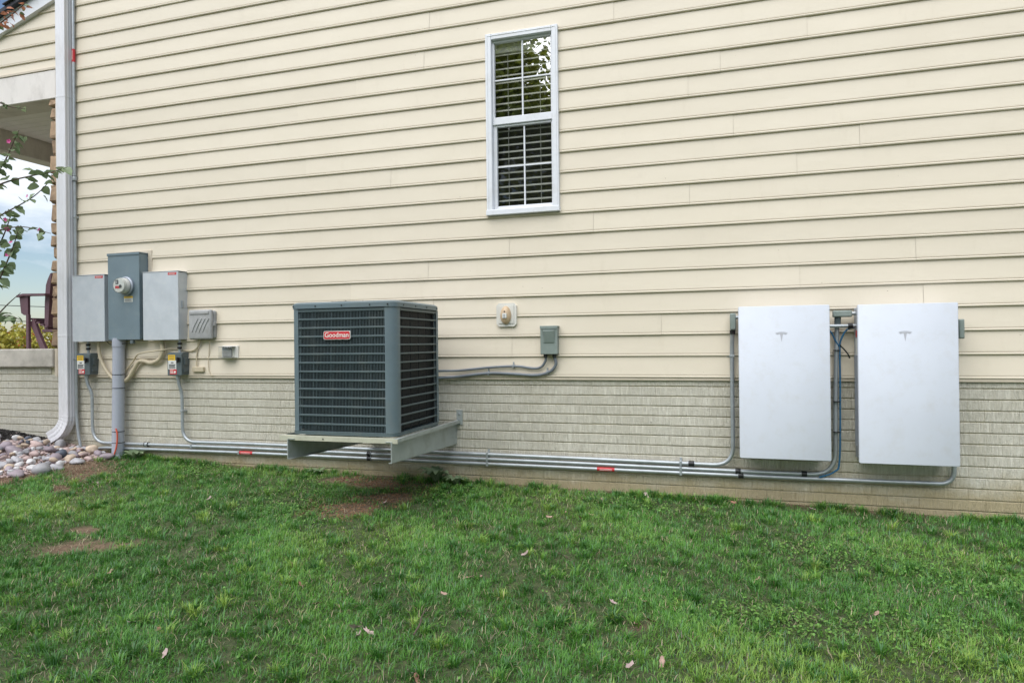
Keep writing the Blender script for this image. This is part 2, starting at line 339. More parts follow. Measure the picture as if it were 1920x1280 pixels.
# ------------------------------------------------------------------ house
S = 0.1668                                    # siding course
XL, XR = -6.62, 4.3                           # side wall extent
WX0, WX1, WZ0, WZ1 = -1.840, -1.216, 1.336, 2.862
house = thing('house', (-1.2, 4.5, -1.0), 'house side wall of cream beaded vinyl siding above a brick-patterned grey foundation', 'house')
b = MB()
for (x0, x1, z0, z1) in ((XL, WX0 + .03, -.02, 5.4), (WX1 - .03, XR, -.02, 5.4), (WX0 + .03, WX1 - .03, -.02, WZ0 + .03), (WX0 + .03, WX1 - .03, WZ1 - .03, 5.4)):
    b.box(x0, x1, .0180, .14, z0, z1)
wall = b.build('side_wall', M['trim'], house)
prof = [(.0170, .002), (.002, .0), (-.004, .0005), (-.0066, .003), (-.0080, .0065), (-.0084, .0095), (-.0076, .0130), (-.006, .0158), (-.0036, .0172), (.0045, .0180), (.0045, .0200), (-.0040, .0208), (-.0040, .03), (.0008, .09), (.0078, S + .008)]
def panel(i, x0, x1, off, zmax=None, rake=None):
    z0 = i * S - .018; P = [(y + off, z0 + z) for (y, z) in prof if zmax is None or z0 + z <= zmax]
    n = len(P); segs = max(1, int((x1 - x0) / 0.6)); v = []; f = []
    ph = random.uniform(0, 6)
    for j in range(segs + 1):
        for (y, z) in P:
            x = x0 + (x1 - x0) * j / segs
            if rake and j == 0: x = max(x0, rake(z))
            sag = 0.0009 * math.sin(x * 1.9 + ph) * (1 if 0 < j < segs else 0.3)
            v.append((x, y + sag * 0.6, z + sag))
    for j in range(segs):
        for q in range(n - 1): f.append((j * n + q, (j + 1) * n + q, (j + 1) * n + q + 1, j * n + q + 1))
    c = Vector(v[0]); me = mesh('siding_panel', [Vector(p) - c for p in v], f, M['siding'])
    return link('siding_panel', me, c, wall)
PHASE = {0: 0.95, 1: -1.641, 2: -.416, 3: -2.35, 4: -3.154, 5: 1.351, 6: -1.655, 7: -.942, 8: -.191, 9: .58, 10: -2.743, 11: .136, 12: -4.955, 13: -.193, 14: -3.698, 15: -3.084, 16: -2.413, 17: -4.505, 18: -2.359, 19: -5.233, 20: -4.267, 21: -5.262, 22: -3.3, 23: -1.15}
rake = lambda z: -6.66 + (z - 3.905) / 0.33
for i in range(32):
    ph = PHASE.get(i, random.uniform(-5, -1.3)); PER = 3.745
    rk = None; left = XL
    if i >= 19: left = max(-8.9, rake(i * S - .02)); rk = rake
    if left > XL: left = XL; rk = None
    seams = [ph + PER * n for n in range(-4, 5) if left + .12 < ph + PER * n < XR - .1]
    if rk: seams = [q for q in seams if q > XL + .3]
    ed = [left] + seams + [XR]
    for n in range(len(ed) - 1):
        a, c = ed[n] + (.0006 if n else 0), ed[n + 1] - .0006; off = -.0018 * (n % 2); rr = rk if n == 0 else None
        if 8 <= i <= 16 and a < WX1 - .02 and c > WX0 + .02:
            if a < WX0: panel(i, a, WX0 + .02, off)
            if c > WX1: panel(i, WX1 - .02, c, off)
            if i == 8: panel(i, max(a, WX0 + .02), min(c, WX1 - .02), off, WZ0 + .002)
        else: panel(i, a, c, off, None, rr)
# strip of corner post and starter
MB().box(XL - .012, XL + .05, -.012, .012, -.03, 3.2, .003).build('corner_post', M['trim'], house)
MB().box(XL, XR, -.0015, .028, -.040, -.0185, .002).build('starter_strip', M['trim'], house)
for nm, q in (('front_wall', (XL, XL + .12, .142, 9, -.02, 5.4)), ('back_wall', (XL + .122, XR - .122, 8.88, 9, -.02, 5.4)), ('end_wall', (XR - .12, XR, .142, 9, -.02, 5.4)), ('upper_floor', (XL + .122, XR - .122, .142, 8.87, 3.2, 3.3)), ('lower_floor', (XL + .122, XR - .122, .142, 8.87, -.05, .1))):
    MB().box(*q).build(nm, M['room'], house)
r = MB().prism([(-.25, 5.4), (9.25, 5.4), (4.5, 7.6)], 0, XL - .3, XR + .3).build('roof', M['shingle'], house)

# foundation: cast brick courses
PIT, J0 = 0.0773, -0.0097
fnd = MB().box(-9.4, XR, .031, .30, -1.35, -.021).box(-9.4, XL - .055, .031, .30, -.021, .066).build('foundation', M['mortar'], house)
def brick_verts(L, H, D=.013, ch=.0035, j=.0012):
    q = lambda: random.uniform(-j, j)
    cx = .0007; o = [(-L / 2, 0, -H / 2), (L / 2, 0, -H / 2), (L / 2, 0, H / 2), (-L / 2, 0, H / 2)]
    f1 = [(x + q() * .4, -D + ch * .8, z + q()) for x, _, z in o]; f2 = [(x * (1 - 2 * cx / L) + q() * .5, -D + q() * .6, z * (1 - 2 * ch / H) + q()) for x, _, z in o]
    v = o + f1 + f2; f = []
    for a in (0, 4):
        for i in range(4): f.append((a + i, a + (i + 1) % 4, a + 4 + (i + 1) % 4, a + 4 + i))
    f.append((8, 9, 10, 11)); return v, f
BL, BH = .203, PIT
variants = []
for n in range(8):
    v, f = brick_verts(BL - .0003, BH - .0075); variants.append(mesh('brick', v, f, M['brick']))
rest = MB()
for row in range(-1, 13):
    zc = J0 - BH * (row + .5); x = -9.3 + (BL / 2 if row % 2 else 0)
    while x < XR - .1:
        xc = x + BL / 2; x += BL
        if row == -1 and xc > XL - .16: continue
        if zc + BH / 2 < float(gz(xc, -.02)) - .05: continue
        dy = random.uniform(-.0012, .0012)
        if -2.3 < xc < 2.35: link('brick', random.choice(variants), (xc, .032 + dy, zc), fnd)
        else:
            v, f = brick_verts(BL - .0003, BH - .0075); rest.add([(p[0] + xc, p[1] + .032 + dy, p[2] + zc) for p in v], f)
tag(rest.build('brickwork', M['brick'], fnd), kind='stuff')

# window
casing = MB()
T = .052
casing.box(WX0, WX0 + T, -.034, .05, WZ0 + T * .9, WZ1, .004).box(WX1 - T, WX1, -.034, .05, WZ0 + T * .9, WZ1 - .001, .004)
casing.box(WX0 + T + .0005, WX1 - T - .0005, -.033, .05, WZ1 - T, WZ1 - .002, .004).box(WX0 - .004, WX1 + .004, -.044, .05, WZ0, WZ0 + T * .9, .005)
for x in (WX0 + .016, WX1 - .020): casing.box(x, x + .004, -.0375, -.033, WZ0 + T, WZ1 - .02, .001)
casing.box(WX0 + .02, WX1 - .02, -.0365, -.0325, WZ1 - .022, WZ1 - .018, .001)
win = casing.build('window', M['white'], house)
gx0, gx1 = WX0 + T, WX1 - T; zm = 2.13
MB().box(gx0 + .001, gx1 - .001, -.004, .040, zm - .030, zm + .032, .004).build('meeting_rail', M['white'], win)
b = MB()                                       # upper sash
b.box(gx0 + .001, gx0 + .016, .0, .035, zm + .033, WZ1 - T - .001, .002).box(gx1 - .016, gx1 - .001, .0, .035, zm + .033, WZ1 - T - .001, .002).box(gx0 + .017, gx1 - .017, .0, .035, WZ1 - T - .018, WZ1 - T - .001, .002)
b.build('upper_sash', M['white'], win)
b = MB(); zl = WZ0 + T * .9 + .001
b.box(gx0 + .001, gx0 + .030, .012, .050, zl, zm - .031, .002).box(gx1 - .018, gx1 - .001, .012, .050, zl, zm - .031, .002).box(gx0 + .031, gx1 - .019, .012, .050, zl, zl + .034, .002).box(gx0 + .031, gx1 - .019, .012, .050, zm - .046, zm - .031, .002)
b.build('lower_sash', M['white'], win)
def lites(x0, x1, z0, z1, y, m):
    xm = (x0 + x1) / 2; zc = (z0 + z1) / 2; g = .0065
    MB().box(xm - g, xm + g, y - .004, y + .010, z0, z1, .002).build('muntin', M['white'], win)
    MB().box(x0, xm - g, y - .003, y + .009, zc - g, zc + g, .002).build('muntin', M['white'], win)
    MB().box(xm + g, x1, y - .003, y + .009, zc - g, zc + g, .002).build('muntin', M['white'], win)
    for (a, c) in ((x0, xm - g), (xm + g, x1)):
        for (e, h) in ((z0, zc - g), (zc + g, z1)):
            tl = random.uniform(-.0012, .0012)
            v = [(a, y + .004 + tl, e), (c, y + .004 - tl, e), (c, y + .004 - tl, h), (a, y + .004 + tl, h)]
            MB().add(v, [(0, 1, 2, 3)]).build('pane', m, win, recalc=False)
lites(gx0 + .016, gx1 - .016, zm + .032, WZ1 - T - .018, .014, M['pane'])
lites(gx0 + .030, gx1 - .018, zl + .034, zm - .046, .030, M['screen'])
v, f = [], []
n = 23; zt, zb = WZ1 - T - .10, zl + .03
for q in range(n):
    z = zt - (zt - zb) * q / (n - 1)
    MB().prism([(.062, z - .0085), (.074, z + .008), (.0725, z + .009), (.0605, z - .0075)], 0, gx0 + .006, gx1 - .006).build('blind_slat', M['blind'], win)
MB().box(gx0 + .004, gx1 - .004, .056, .120, WZ1 - T - .085, WZ1 - T + .01, .004).build('blind_headrail', M['blind'], win)
for x in (gx0 + .12, gx1 - .12): MB().tube([(x, .058, zt), (x, .058, zb)], .0022, 6).build('blind_cord', M['blind'], win)
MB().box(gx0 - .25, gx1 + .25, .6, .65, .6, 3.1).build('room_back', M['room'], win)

# porch on the front corner
MB().box(-9.4, XL - .058, -.030, 3.4, .067, .262, .012, 2).build('porch_slab', M['cap'], house)
pb = MB().box(-8.45, XL - .001, -.016, .28, 2.893, 3.195, .006).build('porch_side_beam', M['beam'], house)
MB().box(-8.45, XL + .03, -.024, .02, 3.196, 3.222, .003).build('beam_channel', M['trim'], house)
MB().box(-8.42, -8.20, .281, 3.4, 2.655, 2.94, .006).build('porch_front_beam', M['beam'], house)
MB().box(-8.44, -8.22, .02, .24, .263, 2.892, .008).build('porch_post', M['white'], house)
pc = MB().box(-8.19, XL - .1, .282, 3.4, 2.925, 2.95).build('porch_ceiling', M['soffit'], house)
for q in range(26):
    y = .284 + q * .12; MB().box(-8.19, XL - .1, y, y + .114, 2.905, 2.924, .003).build('ceiling_board', M['soffit'], pc)
rz = lambda x, d=0: 3.905 + .33 * (x + 6.66) + d
pr = MB().prism([(-9.0, rz(-9.0, .15)), (XL + .0, rz(XL, .15)), (XL + .0, rz(XL, .19)), (-9.0, rz(-9.0, .19))], 1, -.10, 3.5).build('porch_roof', M['shingle'], house)
MB().prism([(-9.0, rz(-9.0, -.012)), (XL + .02, rz(XL + .02, -.012)), (XL + .02, rz(XL + .02, .149)), (-9.0, rz(-9.0, .149))], 1, -.045, .012).build('rake_board', M['white'], house)
for row in range(16):
    xa = -9.02 + row * .15
    for q in range(12):
        y = -.125 + q * .30 + (row % 2) * .08
        z0 = rz(xa, .193 + random.uniform(0, .004)); z1 = rz(xa + .16, .193)
        MB().prism([(xa, z0), (xa + .16, z1), (xa + .16, z1 + .004), (xa, z0 + .012)], 1, y, y + .294).build('shingle', M['shingle'], pr)
# stone facing on the front wall
sf = MB().box(XL - .028, XL - .001, .01, 2.2, .263, 2.90).build('stone_facing', M['mortar'], house)
sv = []
for n in range(7):
    bm = bmesh.new(); bmesh.ops.create_cube(bm, size=1.0); bmesh.ops.bevel(bm, geom=bm.edges[:], offset=.16, segments=2, affect='EDGES', profile=.6)
    for q in bm.verts: q.co *= 1 + random.uniform(-.07, .07)
    me = bpy.data.meshes.new('stone'); bm.to_mesh(me); bm.free(); me.materials.append(M['stone']); sv.append(me)
z = .27
while z < 2.86:
    h = random.choice((.11, .14, .17, .20, .13)); h = min(h, 2.90 - z); y = -.004 + random.uniform(-.01, .006)
    while y < 1.5:
        l = random.uniform(.16, .34); d = random.uniform(.085, .125)
        link('stone', random.choice(sv), (XL - .012 - d / 2 + .02, y + l / 2, z + h / 2), sf, (random.uniform(-.04, .04), 0, random.uniform(-.05, .05)), (d, l - .008, h - .010)); y += l
    z += h
MB().box(XL - .05, XL - .013, -.014, .012, -.03, .262, .003).build('corner_filler', M['trim'], house)

# ------------------------------------------------------------------ downspout
sp = thing('downspout', (-6.45, -.06, -.65), 'white ribbed rectangular downspout on the house corner with a kicked-out elbow at its foot', 'downspout')
def rect_sweep(path, wx, wy, crimp=0.0):
    """path: list of (centre, tangent-angle in XZ plane from down, scale); rectangular ribbed section"""
    sec = []
    for (a, c) in (((-1, -1), (1, -1)), ((1, -1), (1, 1)), ((1, 1), (-1, 1)), ((-1, 1), (-1, -1))):
        for j in range(6):
            t = j / 6; dep = 0.93 if j in (2, 4) else 1.0
            px, py = a[0] + (c[0] - a[0]) * t, a[1] + (c[1] - a[1]) * t
            if a[0] == c[0]: px *= dep
            else: py *= dep
            sec.append((px * wx / 2, py * wy / 2))
    n = len(sec); v = []; f = []
    for i, (c, ang, sc) in enumerate(path):
        for (sx_, sy_) in sec:
            v.append(Vector(c) + Vector((sx_ * sc * math.cos(ang), sy_ * sc, sx_ * sc * math.sin(ang))))
    for i in range(len(path) - 1):
        for j in range(n): f.append((i * n + j, i * n + (j + 1) % n, (i + 1) * n + (j + 1) % n, (i + 1) * n + j))
    return v, f
v, f = rect_sweep([((-6.447, -.060, 5.35), 0, 1), ((-6.447, -.060, 2.872), 0, 1), ((-6.447, -.060, 2.870), 0, 1.035), ((-6.447, -.060, 2.852), 0, 1.035), ((-6.447, -.060, 2.850), 0, 1), ((-6.447, -.060, .405), 0, 1), ((-6.447, -.060, .403), 0, 1.035), ((-6.447, -.060, .385), 0, 1.035), ((-6.447, -.060, .383), 0, 1), ((-6.447, -.060, -.42), 0, 1)], .122, .088)
MB().add(v, f).build('pipe', M['spout'], sp)
path = []; c = Vector((-6.447, -.060, -.42))
for i in range(15):
    a = R(62) * i / 14; path.append((c.copy(), -a, 1.02 if i % 2 else .985)); c += Vector((-math.sin(a), -.10 if i > 3 else 0, -math.cos(a))) * .0175
for i in range(3): path.append((c.copy(), -R(62), 1.0)); c += Vector((-math.sin(R(62)), -.1, -math.cos(R(62)))) * .03
v, f = rect_sweep(path, .122, .088); el = MB().add(v, f).build('elbow', M['spout'], sp)
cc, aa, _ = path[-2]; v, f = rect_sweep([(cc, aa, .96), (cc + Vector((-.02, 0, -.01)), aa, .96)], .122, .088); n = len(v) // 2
MB().add(v[:n], [tuple(range(n))]).build('mouth_shade', M['dark'], el, recalc=False)  # near-black face stands in for the shade inside the open outlet

# ------------------------------------------------------------------ conduits
def conduit(label, pts, r, fil, couplings=(), straps=(), bands=(), m='galv', group=None):
    t = thing('conduit', pts[-1], label, 'conduit', group)
    MB().tube(fillet(pts, fil, 10), r, 12).build('pipe', M[m], t, True)
    for (p, ax, L, mm) in couplings:
        d = Vector((L / 2, 0, 0)) if ax == 0 else Vector((0, 0, L / 2)); p = Vector(p)
        MB().tube([p - d, p - d * .8, p + d * .8, p + d], [r * 1.28, r * 1.4, r * 1.4, r * 1.28], 12).build('coupling', M[mm], t, True)
        for sg in (-1, 1): MB().tube([p + d * sg * .98, p + d * sg * 1.12], r * 1.55, 12).build('lock_nut', M['black'] if mm == 'galv' else M['galv'], t, True)
    for (p, ax) in straps:
        x, y, z = p
        if ax == 0: MB().box(x - .009, x + .009, y - r - .003, .030, z - r - .003, z + r + .003, .002).box(x - .009, x + .009, .012, .018, z + r, z + r + .022, .001).build('strap', M['galv'], t)
        else: MB().box(x - r - .003, x + r + .003, y - r - .003, .012, z - .009, z + .009, .002).box(x - r - .022, x - r, .002, .006, z - .009, z + .009, .001).build('strap', M['galv'], t)
    for (p, ax, L) in bands:
        d = Vector((L / 2, 0, 0)) if ax == 0 else Vector((0, 0, L / 2)); p = Vector(p)
        bnd = MB().tube([p - d, p + d], r * 1.06, 14, False).build('red_band', M['red'], t, True)
        d2 = d * .7; o = Vector((0, -r * 1.075, 0))
        for q in (-.3, .3):
            h = Vector((0, 0, r * q)) if ax == 0 else Vector((r * q, 0, 0))
            MB().tube([p - d2 + o + h, p + d2 + o + h], .0013, 5).build('print_line', M['white_ink'], bnd)
    return t
CR = .0155
conduit('tall galvanised conduit running up the wall right beside the white downspout', [(-6.355, -.026, 5.3), (-6.356, -.026, 2.5), (-6.357, -.026, .05), (-6.360, -.028, -.50), (-6.290, -.035, -.80)], CR, .18, [((-6.356, -.026, 2.02), 2, .05, 'galv')], [((-6.356, -.026, 1.62), 2), ((-6.357, -.026, .15), 2)], [((-6.356, -.026, 3.295), 2, .135)])
conduit('galvanised conduit bent from the disconnect near the downspout to the gap between both batteries', [(-6.19, -.055, -.02), (-6.185, -.05, -.10), (-6.145, -.03, -.20), (-6.144, -.028, -.703), (-4.28, -.028, -.698), (-1.0, -.028, -.710), (.20, -.028, -.719), (.812, -.028, -.718), (.818, -.028, -.12), (.831, -.05, .42)], CR, .17,
        [((-5.45, -.028, -.702), 0, .04, 'galv'), ((-2.97, -.028, -.703), 0, .035, 'black'), ((.14, -.028, -.719), 0, .04, 'black'), ((.60, -.028, -.7185), 0, .04, 'black')], [((-4.9, -.028, -.700), 0), ((-1.86, -.028, -.707), 0), ((-.28, -.028, -.717), 0)])
conduit('topmost foundation conduit, leaving the disconnect by the rounded grey box and ending beside a battery', [(-5.032, -.055, -.01), (-5.030, -.05, -.09), (-5.010, -.03, -.19), (-5.008, -.028, -.661), (-4.28, -.028, -.656), (-1.0, -.028, -.671), (.106, -.028, -.679), (.106, -.028, .2), (.112, -.05, .36)], CR, .15,
        [((-.20, -.028, -.676), 0, .045, 'black')], [((-1.86, -.028, -.667), 0), ((-.28, -.028, -.675), 0), ((.106, -.028, .15), 2), ((-5.008, -.028, -.36), 2)])
conduit('lowest galvanised conduit along the foundation, with two red label bands', [(-6.20, -.045, -.80), (-6.02, -.028, -.752), (-4.28, -.028, -.742), (-1.0, -.028, -.748), (.57, -.028, -.752), (1.560, -.028, -.746), (1.562, -.035, -.55)], CR, .20,
        [((-2.97, -.028, -.745), 0, .035, 'black'), ((.16, -.028, -.750), 0, .04, 'black')], [((-4.35, -.028, -.742), 0), ((-1.86, -.028, -.746), 0), ((-.28, -.028, -.749), 0)], [((-4.27, -.028, -.742), 0, .15), ((-.86, -.028, -.748), 0, .14)])
# large riser
t = thing('riser_pipe', (-5.77, -.075, -.88), 'thick grey plastic riser pipe from the lawn up to the electric meter box', 'pipe')
MB().tube([(-5.748, -.068, .36), (-5.762, -.068, -.30), (-5.776, -.070, -1.0)], .056, 24).build('pipe', M['pvc'], t, True)
MB().tube([(-5.748, -.068, .345), (-5.749, -.068, .275)], .0605, 24).build('collar', M['pvc'], t, True)
MB().tube([(-5.7725, -.070, -.80), (-5.773, -.070, -.815), (-5.777, -.070, -1.0)], [.058, .064, .064], 24).build('socket', M['pvc'], t, True)
for z in (-.002, -.137, -.572, -.683):
    x = -5.7545 + .0209 * z; tie = MB().tube([(x, -.068, z), (x, -.068, z - .006)], .0578, 24).build('cable_tie', M['black'], t)
tag(MB().tube(catmull([(-5.735, -.125, -.54), (-5.715, -.128, -.60), (-5.722, -.132, -.72), (-5.76, -.142, -.83), (-5.80, -.15, -.90), (-5.81, -.155, -.95)], 6), .0075, 8).build('ground_wire', M['orange'], None, True), 'orange wire curling down the front of the thick grey riser pipe', 'wire')

# ------------------------------------------------------------------ electrical boxes
def flatlabel(parent, x0, x1, z0, z1, y, m, name='label', lines=(), ink='ink'):
    o = MB().box(x0, x1, y - .0012, y + .001, z0, z1).build(name, M[m], parent)
    for (u0, u1, vv) in lines:
        z = z0 + (z1 - z0) * vv; h = (z1 - z0) * .06
        MB().box(x0 + (x1 - x0) * u0, x0 + (x1 - x0) * u1, y - .0018, y - .0011, z - h, z + h).build('print_line', M[ink], o)
    return o
def cabinet(name, label, x0, x1, z0, z1, d, m, redx):
    t = thing(name, ((x0 + x1) / 2, -d / 2, z0), label, 'electrical panel', None)
    MB().box(x0 + .006, x1 - .004, -d + .014, .010, z0 + .004, z1 - .006, .003).build('enclosure', M[m], t)
    dr = MB().box(x0, x1, -d, -d + .013, z0, z1, .004, 2).build('door', M[m], t)
    MB().box(x0 - .003, x1 + .003, -d - .004, .0, z1 + .0005, z1 + .006, .002).build('rain_hood', M[m], t)
    flatlabel(dr, redx, redx + .10, z1 - .034, z1 - .010, -d, 'red', 'red_label', ((.1, .9, .65), (.1, .8, .3)), 'white_ink')
    MB().box(x1 - .004, x1 + .006, -d * .62, -d * .45, (z0 + z1) / 2 - .02, (z0 + z1) / 2 + .05, .003).build('latch', M['galv'], t)
    return t
cabinet('breaker_panel', 'light grey breaker panel between the downspout and the meter box', -6.292, -5.872, .328, .998, .12, 'panel', -5.99)
cabinet('breaker_panel', 'light grey breaker panel on the side of the meter box away from the downspout', -5.388, -4.960, .333, .995, .12, 'panel', -5.08)
t = thing('meter_box', (-5.63, -.06, .34), 'tall blue-grey meter cabinet with a round glass electric meter', 'meter box')
MB().box(-5.828, -5.436, -.100, .010, .345, 1.195, .003).build('enclosure', M['meterbox'], t)
cv = MB().box(-5.830, -5.434, -.116, -.1005, .341, 1.190, .004, 2).build('cover', M['meterbox'], t)
MB().box(-5.835, -5.429, -.122, .008, 1.196, 1.204, .002).box(-5.835, -5.429, -.1225, -.1165, 1.178, 1.2035, .002).build('rain_hood', M['meterbox'], t)
mt = MB().lathe([(.0, -.108), (.088, -.108), (.092, -.118), (.092, -.130), (.080, -.138), (.080, -.142)], (-5.585, -.008, .872)).build('meter_ring', M['pwbody'], t, True)
MB().lathe([(.076, -.139), (.076, -.180), (.070, -.190), (.070, -.205)], (-5.585, -.008, .872)).build('meter_body', M['plate'], mt, True)
MB().lathe([(.0, -.206), (.066, -.206), (.070, -.200)], (-5.585, -.008, .872)).build('meter_face', M['paper'], mt, True)
MB().lathe([(.0721, -.165), (.0745, -.180), (.0735, -.208), (.066, -.222), (.0, -.225)], (-5.585, -.008, .872)).build('meter_glass', M['clear'], mt, True)
MB().box(-5.625, -5.590, -.2165, -.2145, .885, .925, .001).build('display', M['black'], mt)
MB().box(-5.617, -5.598, -.2175, -.2163, .893, .917).build('readout', M['nid'], mt)
MB().box(-5.628, -5.575, -.2165, -.2145, .842, .868, .001).build('red_tag', M['red'], mt)
MB().tube([(-5.565, -.212, .862), (-5.565, -.217, .862)], .017, 14).build('sensor_port', M['black'], mt)
st = flatlabel(cv, -5.624, -5.517, .714, .752, -.116, 'paper', 'notice', ((.08, .9, .7), (.08, .85, .45), (.08, .9, .2)))
flatlabel(cv, -5.624, -5.517, .7525, .772, -.116, 'yellow', 'notice_head', ((.12, .88, .5),))
MB().box(-5.565, -5.525, -.112, -.08, .300, .339, .004).build('hub_fitting', M['disc'], t)
tag(MB().box(-5.433, -5.386, -.010, .012, .98, 1.235, .003).box(-5.835, -5.434, -.009, .0125, 1.2055, 1.233, .003).build('mounting_block', M['trim']), 'cream mounting block framing the back of the meter cabinet', 'trim')
def disconnect(x0, x1, label):
    t = thing('disconnect_switch', ((x0 + x1) / 2, -.05, -.012), label, 'switch box')
    z0, z1 = -.010, .212
    MB().box(x0 + .004, x1 - .003, -.088, .008, z0 + .002, z1, .004).build('enclosure', M['disc'], t)
    fr = MB().box(x0, x1, -.104, -.0885, z0, z1 - .010, .004).build('cover', M['disc'], t)
    xl = x0 + .012; xr = x0 + .108
    flatlabel(fr, xl, xr - .012, .136, .188, -.104, 'yellow', 'warning_head', ((.1, .9, .72), (.15, .85, .3)))
    flatlabel(fr, xl, xr, .050, .1355, -.104, 'paper', 'instruction_label', ((.35, .68, .74), (.1, .9, .5), (.1, .84, .34), (.1, .9, .18)))
    rl = flatlabel(fr, xl + .020, xr + .004, .002, .0495, -.104, 'red', 'red_label', ((.06, .55, .75), (.06, .5, .5), (.06, .55, .25)), 'white_ink')
    MB().lathe([(0, -.1065), (.012, -.1065), (.012, -.105)], (xr - .016, 0, .022), n=12).build('lock_symbol', M['white_ink'], rl)
    MB().box(x1 - .050, x1 - .010, -.118, -.1045, .125, .165, .004).box(x1 - .036, x1 - .022, -.136, -.1185, .110, .168, .004).build('handle', M['black'], t)
    MB().box(x1 - .0025, x1 + .007, -.07, -.03, .09, .16, .003).box(x1 - .0025, x1 + .006, -.078, -.022, .02, .05, .003).build('side_hasp', M['disc'], t)
    MB().tube([(x0 + .105, -.055, .2125), (x0 + .105, -.055, .345)], .0125, 12).build('nipple', M['galv'], t, True)
    for z in (.245, .285): MB().tube([(x0 + .105, -.055, z), (x0 + .105, -.055, z + .022)], .0215, 12).build('black_nut', M['black'], t, True)
    MB().tube([(x0 + .082, -.055, -.0105), (x0 + .082, -.055, -.045)], .021, 12).build('connector', M['galv'], t, True)
disconnect(-6.266, -6.090, 'dark grey disconnect switch with yellow and red labels beside the downspout')
disconnect(-5.114, -4.944, 'dark grey disconnect switch with yellow and red labels by the rounded grey box')
# cables
def cable(name, label, pts, r, m, k=8):
    return tag(MB().tube(catmull(pts, k), r, 10).build(name, M[m], None, True), label, 'cable')
cable('cable', 'thick cream cable curving from the breaker panel by the downspout to the grey riser pipe', [(-6.040, -.05, .345), (-6.036, -.045, .28), (-6.019, -.04, .161), (-5.957, -.04, .052), (-5.880, -.04, -.03), (-5.80, -.03, -.08)], .0165, 'cable')
cable('cable', 'thick looping cream cable from the breaker panel away from the downspout to the riser pipe', [(-5.239, -.045, .35), (-5.236, -.04, .30), (-5.231, -.04, .225), (-5.275, -.038, .145), (-5.375, -.036, .110), (-5.455, -.036, .128), (-5.530, -.036, .122), (-5.595, -.036, .045), (-5.66, -.036, -.04), (-5.74, -.03, -.085)], .0215, 'cable')
cable('cable', 'thin tan cable looping from the riser pipe across to the rounded grey box', [(-5.722, -.022, .025), (-5.617, -.022, .126), (-5.495, -.070, .200), (-5.289, -.075, .228), (-5.200, -.05, .238), (-5.132, -.018, .248), (-4.908, -.018, .225), (-4.818, -.02, .272), (-4.790, -.03, .345)], .0075, 'cable')
cable('cable', 'thin cream wire from the rounded grey box to the small tan junction box', [(-4.80, -.03, .345), (-4.835, -.016, .24), (-4.846, -.014, .15), (-4.846, -.016, .06)], .006, 'cable')
cable('cable', 'loose thin wire dangling from the rounded grey box to the siding edge', [(-4.675, -.03, .345), (-4.70, -.012, .22), (-4.712, -.011, .08), (-4.69, -.014, .0), (-4.655, -.018, -.015)], .0036, 'cable')
cable('cable', 'thin black wire sagging beneath the breaker panel and meter cabinet', [(-5.93, -.05, .335), (-5.88, -.05, .30), (-5.78, -.055, .29), (-5.66, -.09, .305), (-5.55, -.09, .315)], .004, 'black')
# rounded grey telephone box
t = thing('telephone_box', (-4.75, -.03, .335), 'weathered grey rounded telephone box with slanted ridges on its lid', 'utility box')
MB().box(-4.878, -4.614, -.038, .010, .345, .612, .02, 3).build('base', M['nid'], t, True)
ld = MB().box(-4.884, -4.618, -.078, -.0385, .335, .620, .017, 3).build('lid', M['nid'], t, True)
MB().box(-4.868, -4.640, -.086, -.0775, .575, .605, .004).build('lid_ridge', M['nid'], ld)
for q in range(4):
    x = -4.842 + q * .042; MB().tube(catmull([(x, -.0785, .405), (x + .03, -.0795, .465), (x + .075, -.0785, .535)], 5), .0055, 6).build('slanted_ridge', M['nid'], ld, True)
MB().box(-4.625, -4.604, -.05, -.03, .46, .50, .004).build('latch', M['nid'], t)
t = tag(MB().box(-4.888, -4.757, -.032, .0, .021, .069, .004).build('junction_box', M['cable']), 'small tan junction box at the end of the thin cream wires', 'junction box')
MB().tube([(-4.862, -.0335, .045), (-4.862, -.0315, .045)], .004, 8).build('screw', M['galv'], t)
t = thing('outdoor_outlet', (-4.46, -.03, .155), 'outdoor power outlet with a clear bubble cover on a white plate', 'outlet')
MB().box(-4.552, -4.362, -.016, .004, .152, .272, .004).build('plate', M['plate'], t)
MB().box(-4.535, -4.43, -.028, -.0165, .168, .25, .003).build('socket', M['nid'], t)
bx = MB().box(-4.545, -4.392, -.075, -.0170, .158, .262, .012, 3); bx.build('clear_cover', M['clear'], t, True)
for z in (.156, .260): MB().box(-4.546, -4.391, -.070, -.0175, z, z + .005, .001).build('cover_rim', M['nid'], t)
# weather sensor / siren plate
t = thing('motion_siren', (-1.68, -.02, .41), 'beige oval fixture on a white clipped-corner mounting plate', 'wall fixture')
x0, x1, z0, z1, cc = -1.768, -1.594, .404, .600, .022
poly = [(x0 + cc, z0), (x1 - cc, z0), (x1, z0 + cc), (x1, z1 - cc), (x1 - cc, z1), (x0 + cc, z1), (x0, z1 - cc), (x0, z0 + cc)]
MB().prism(poly, 1, -.022, .005).build('mounting_plate', M['plate'], t)
MB().prism([(x0 + .022, z0 + .026), (x1 - .022, z0 + .026), (x1 - .022, z1 - .022), (x0 + .022, z1 - .022)], 1, -.028, -.0225).build('inner_plate', M['plate'], t)
bm = bmesh.new(); bmesh.ops.create_uvsphere(bm, u_segments=24, v_segments=14, radius=1)
for q in bm.verts:
    q.co = Vector((q.co.x * .047 * (1 - .08 * q.co.z), q.co.y * .040, q.co.z * .076))
me = bpy.data.meshes.new('oval_body'); bm.to_mesh(me); bm.free(); me.materials.append(M['beige']); me.polygons.foreach_set('use_smooth', [True] * len(me.polygons))
ov = link('oval_body', me, (-1.683, -.030, .500), t)
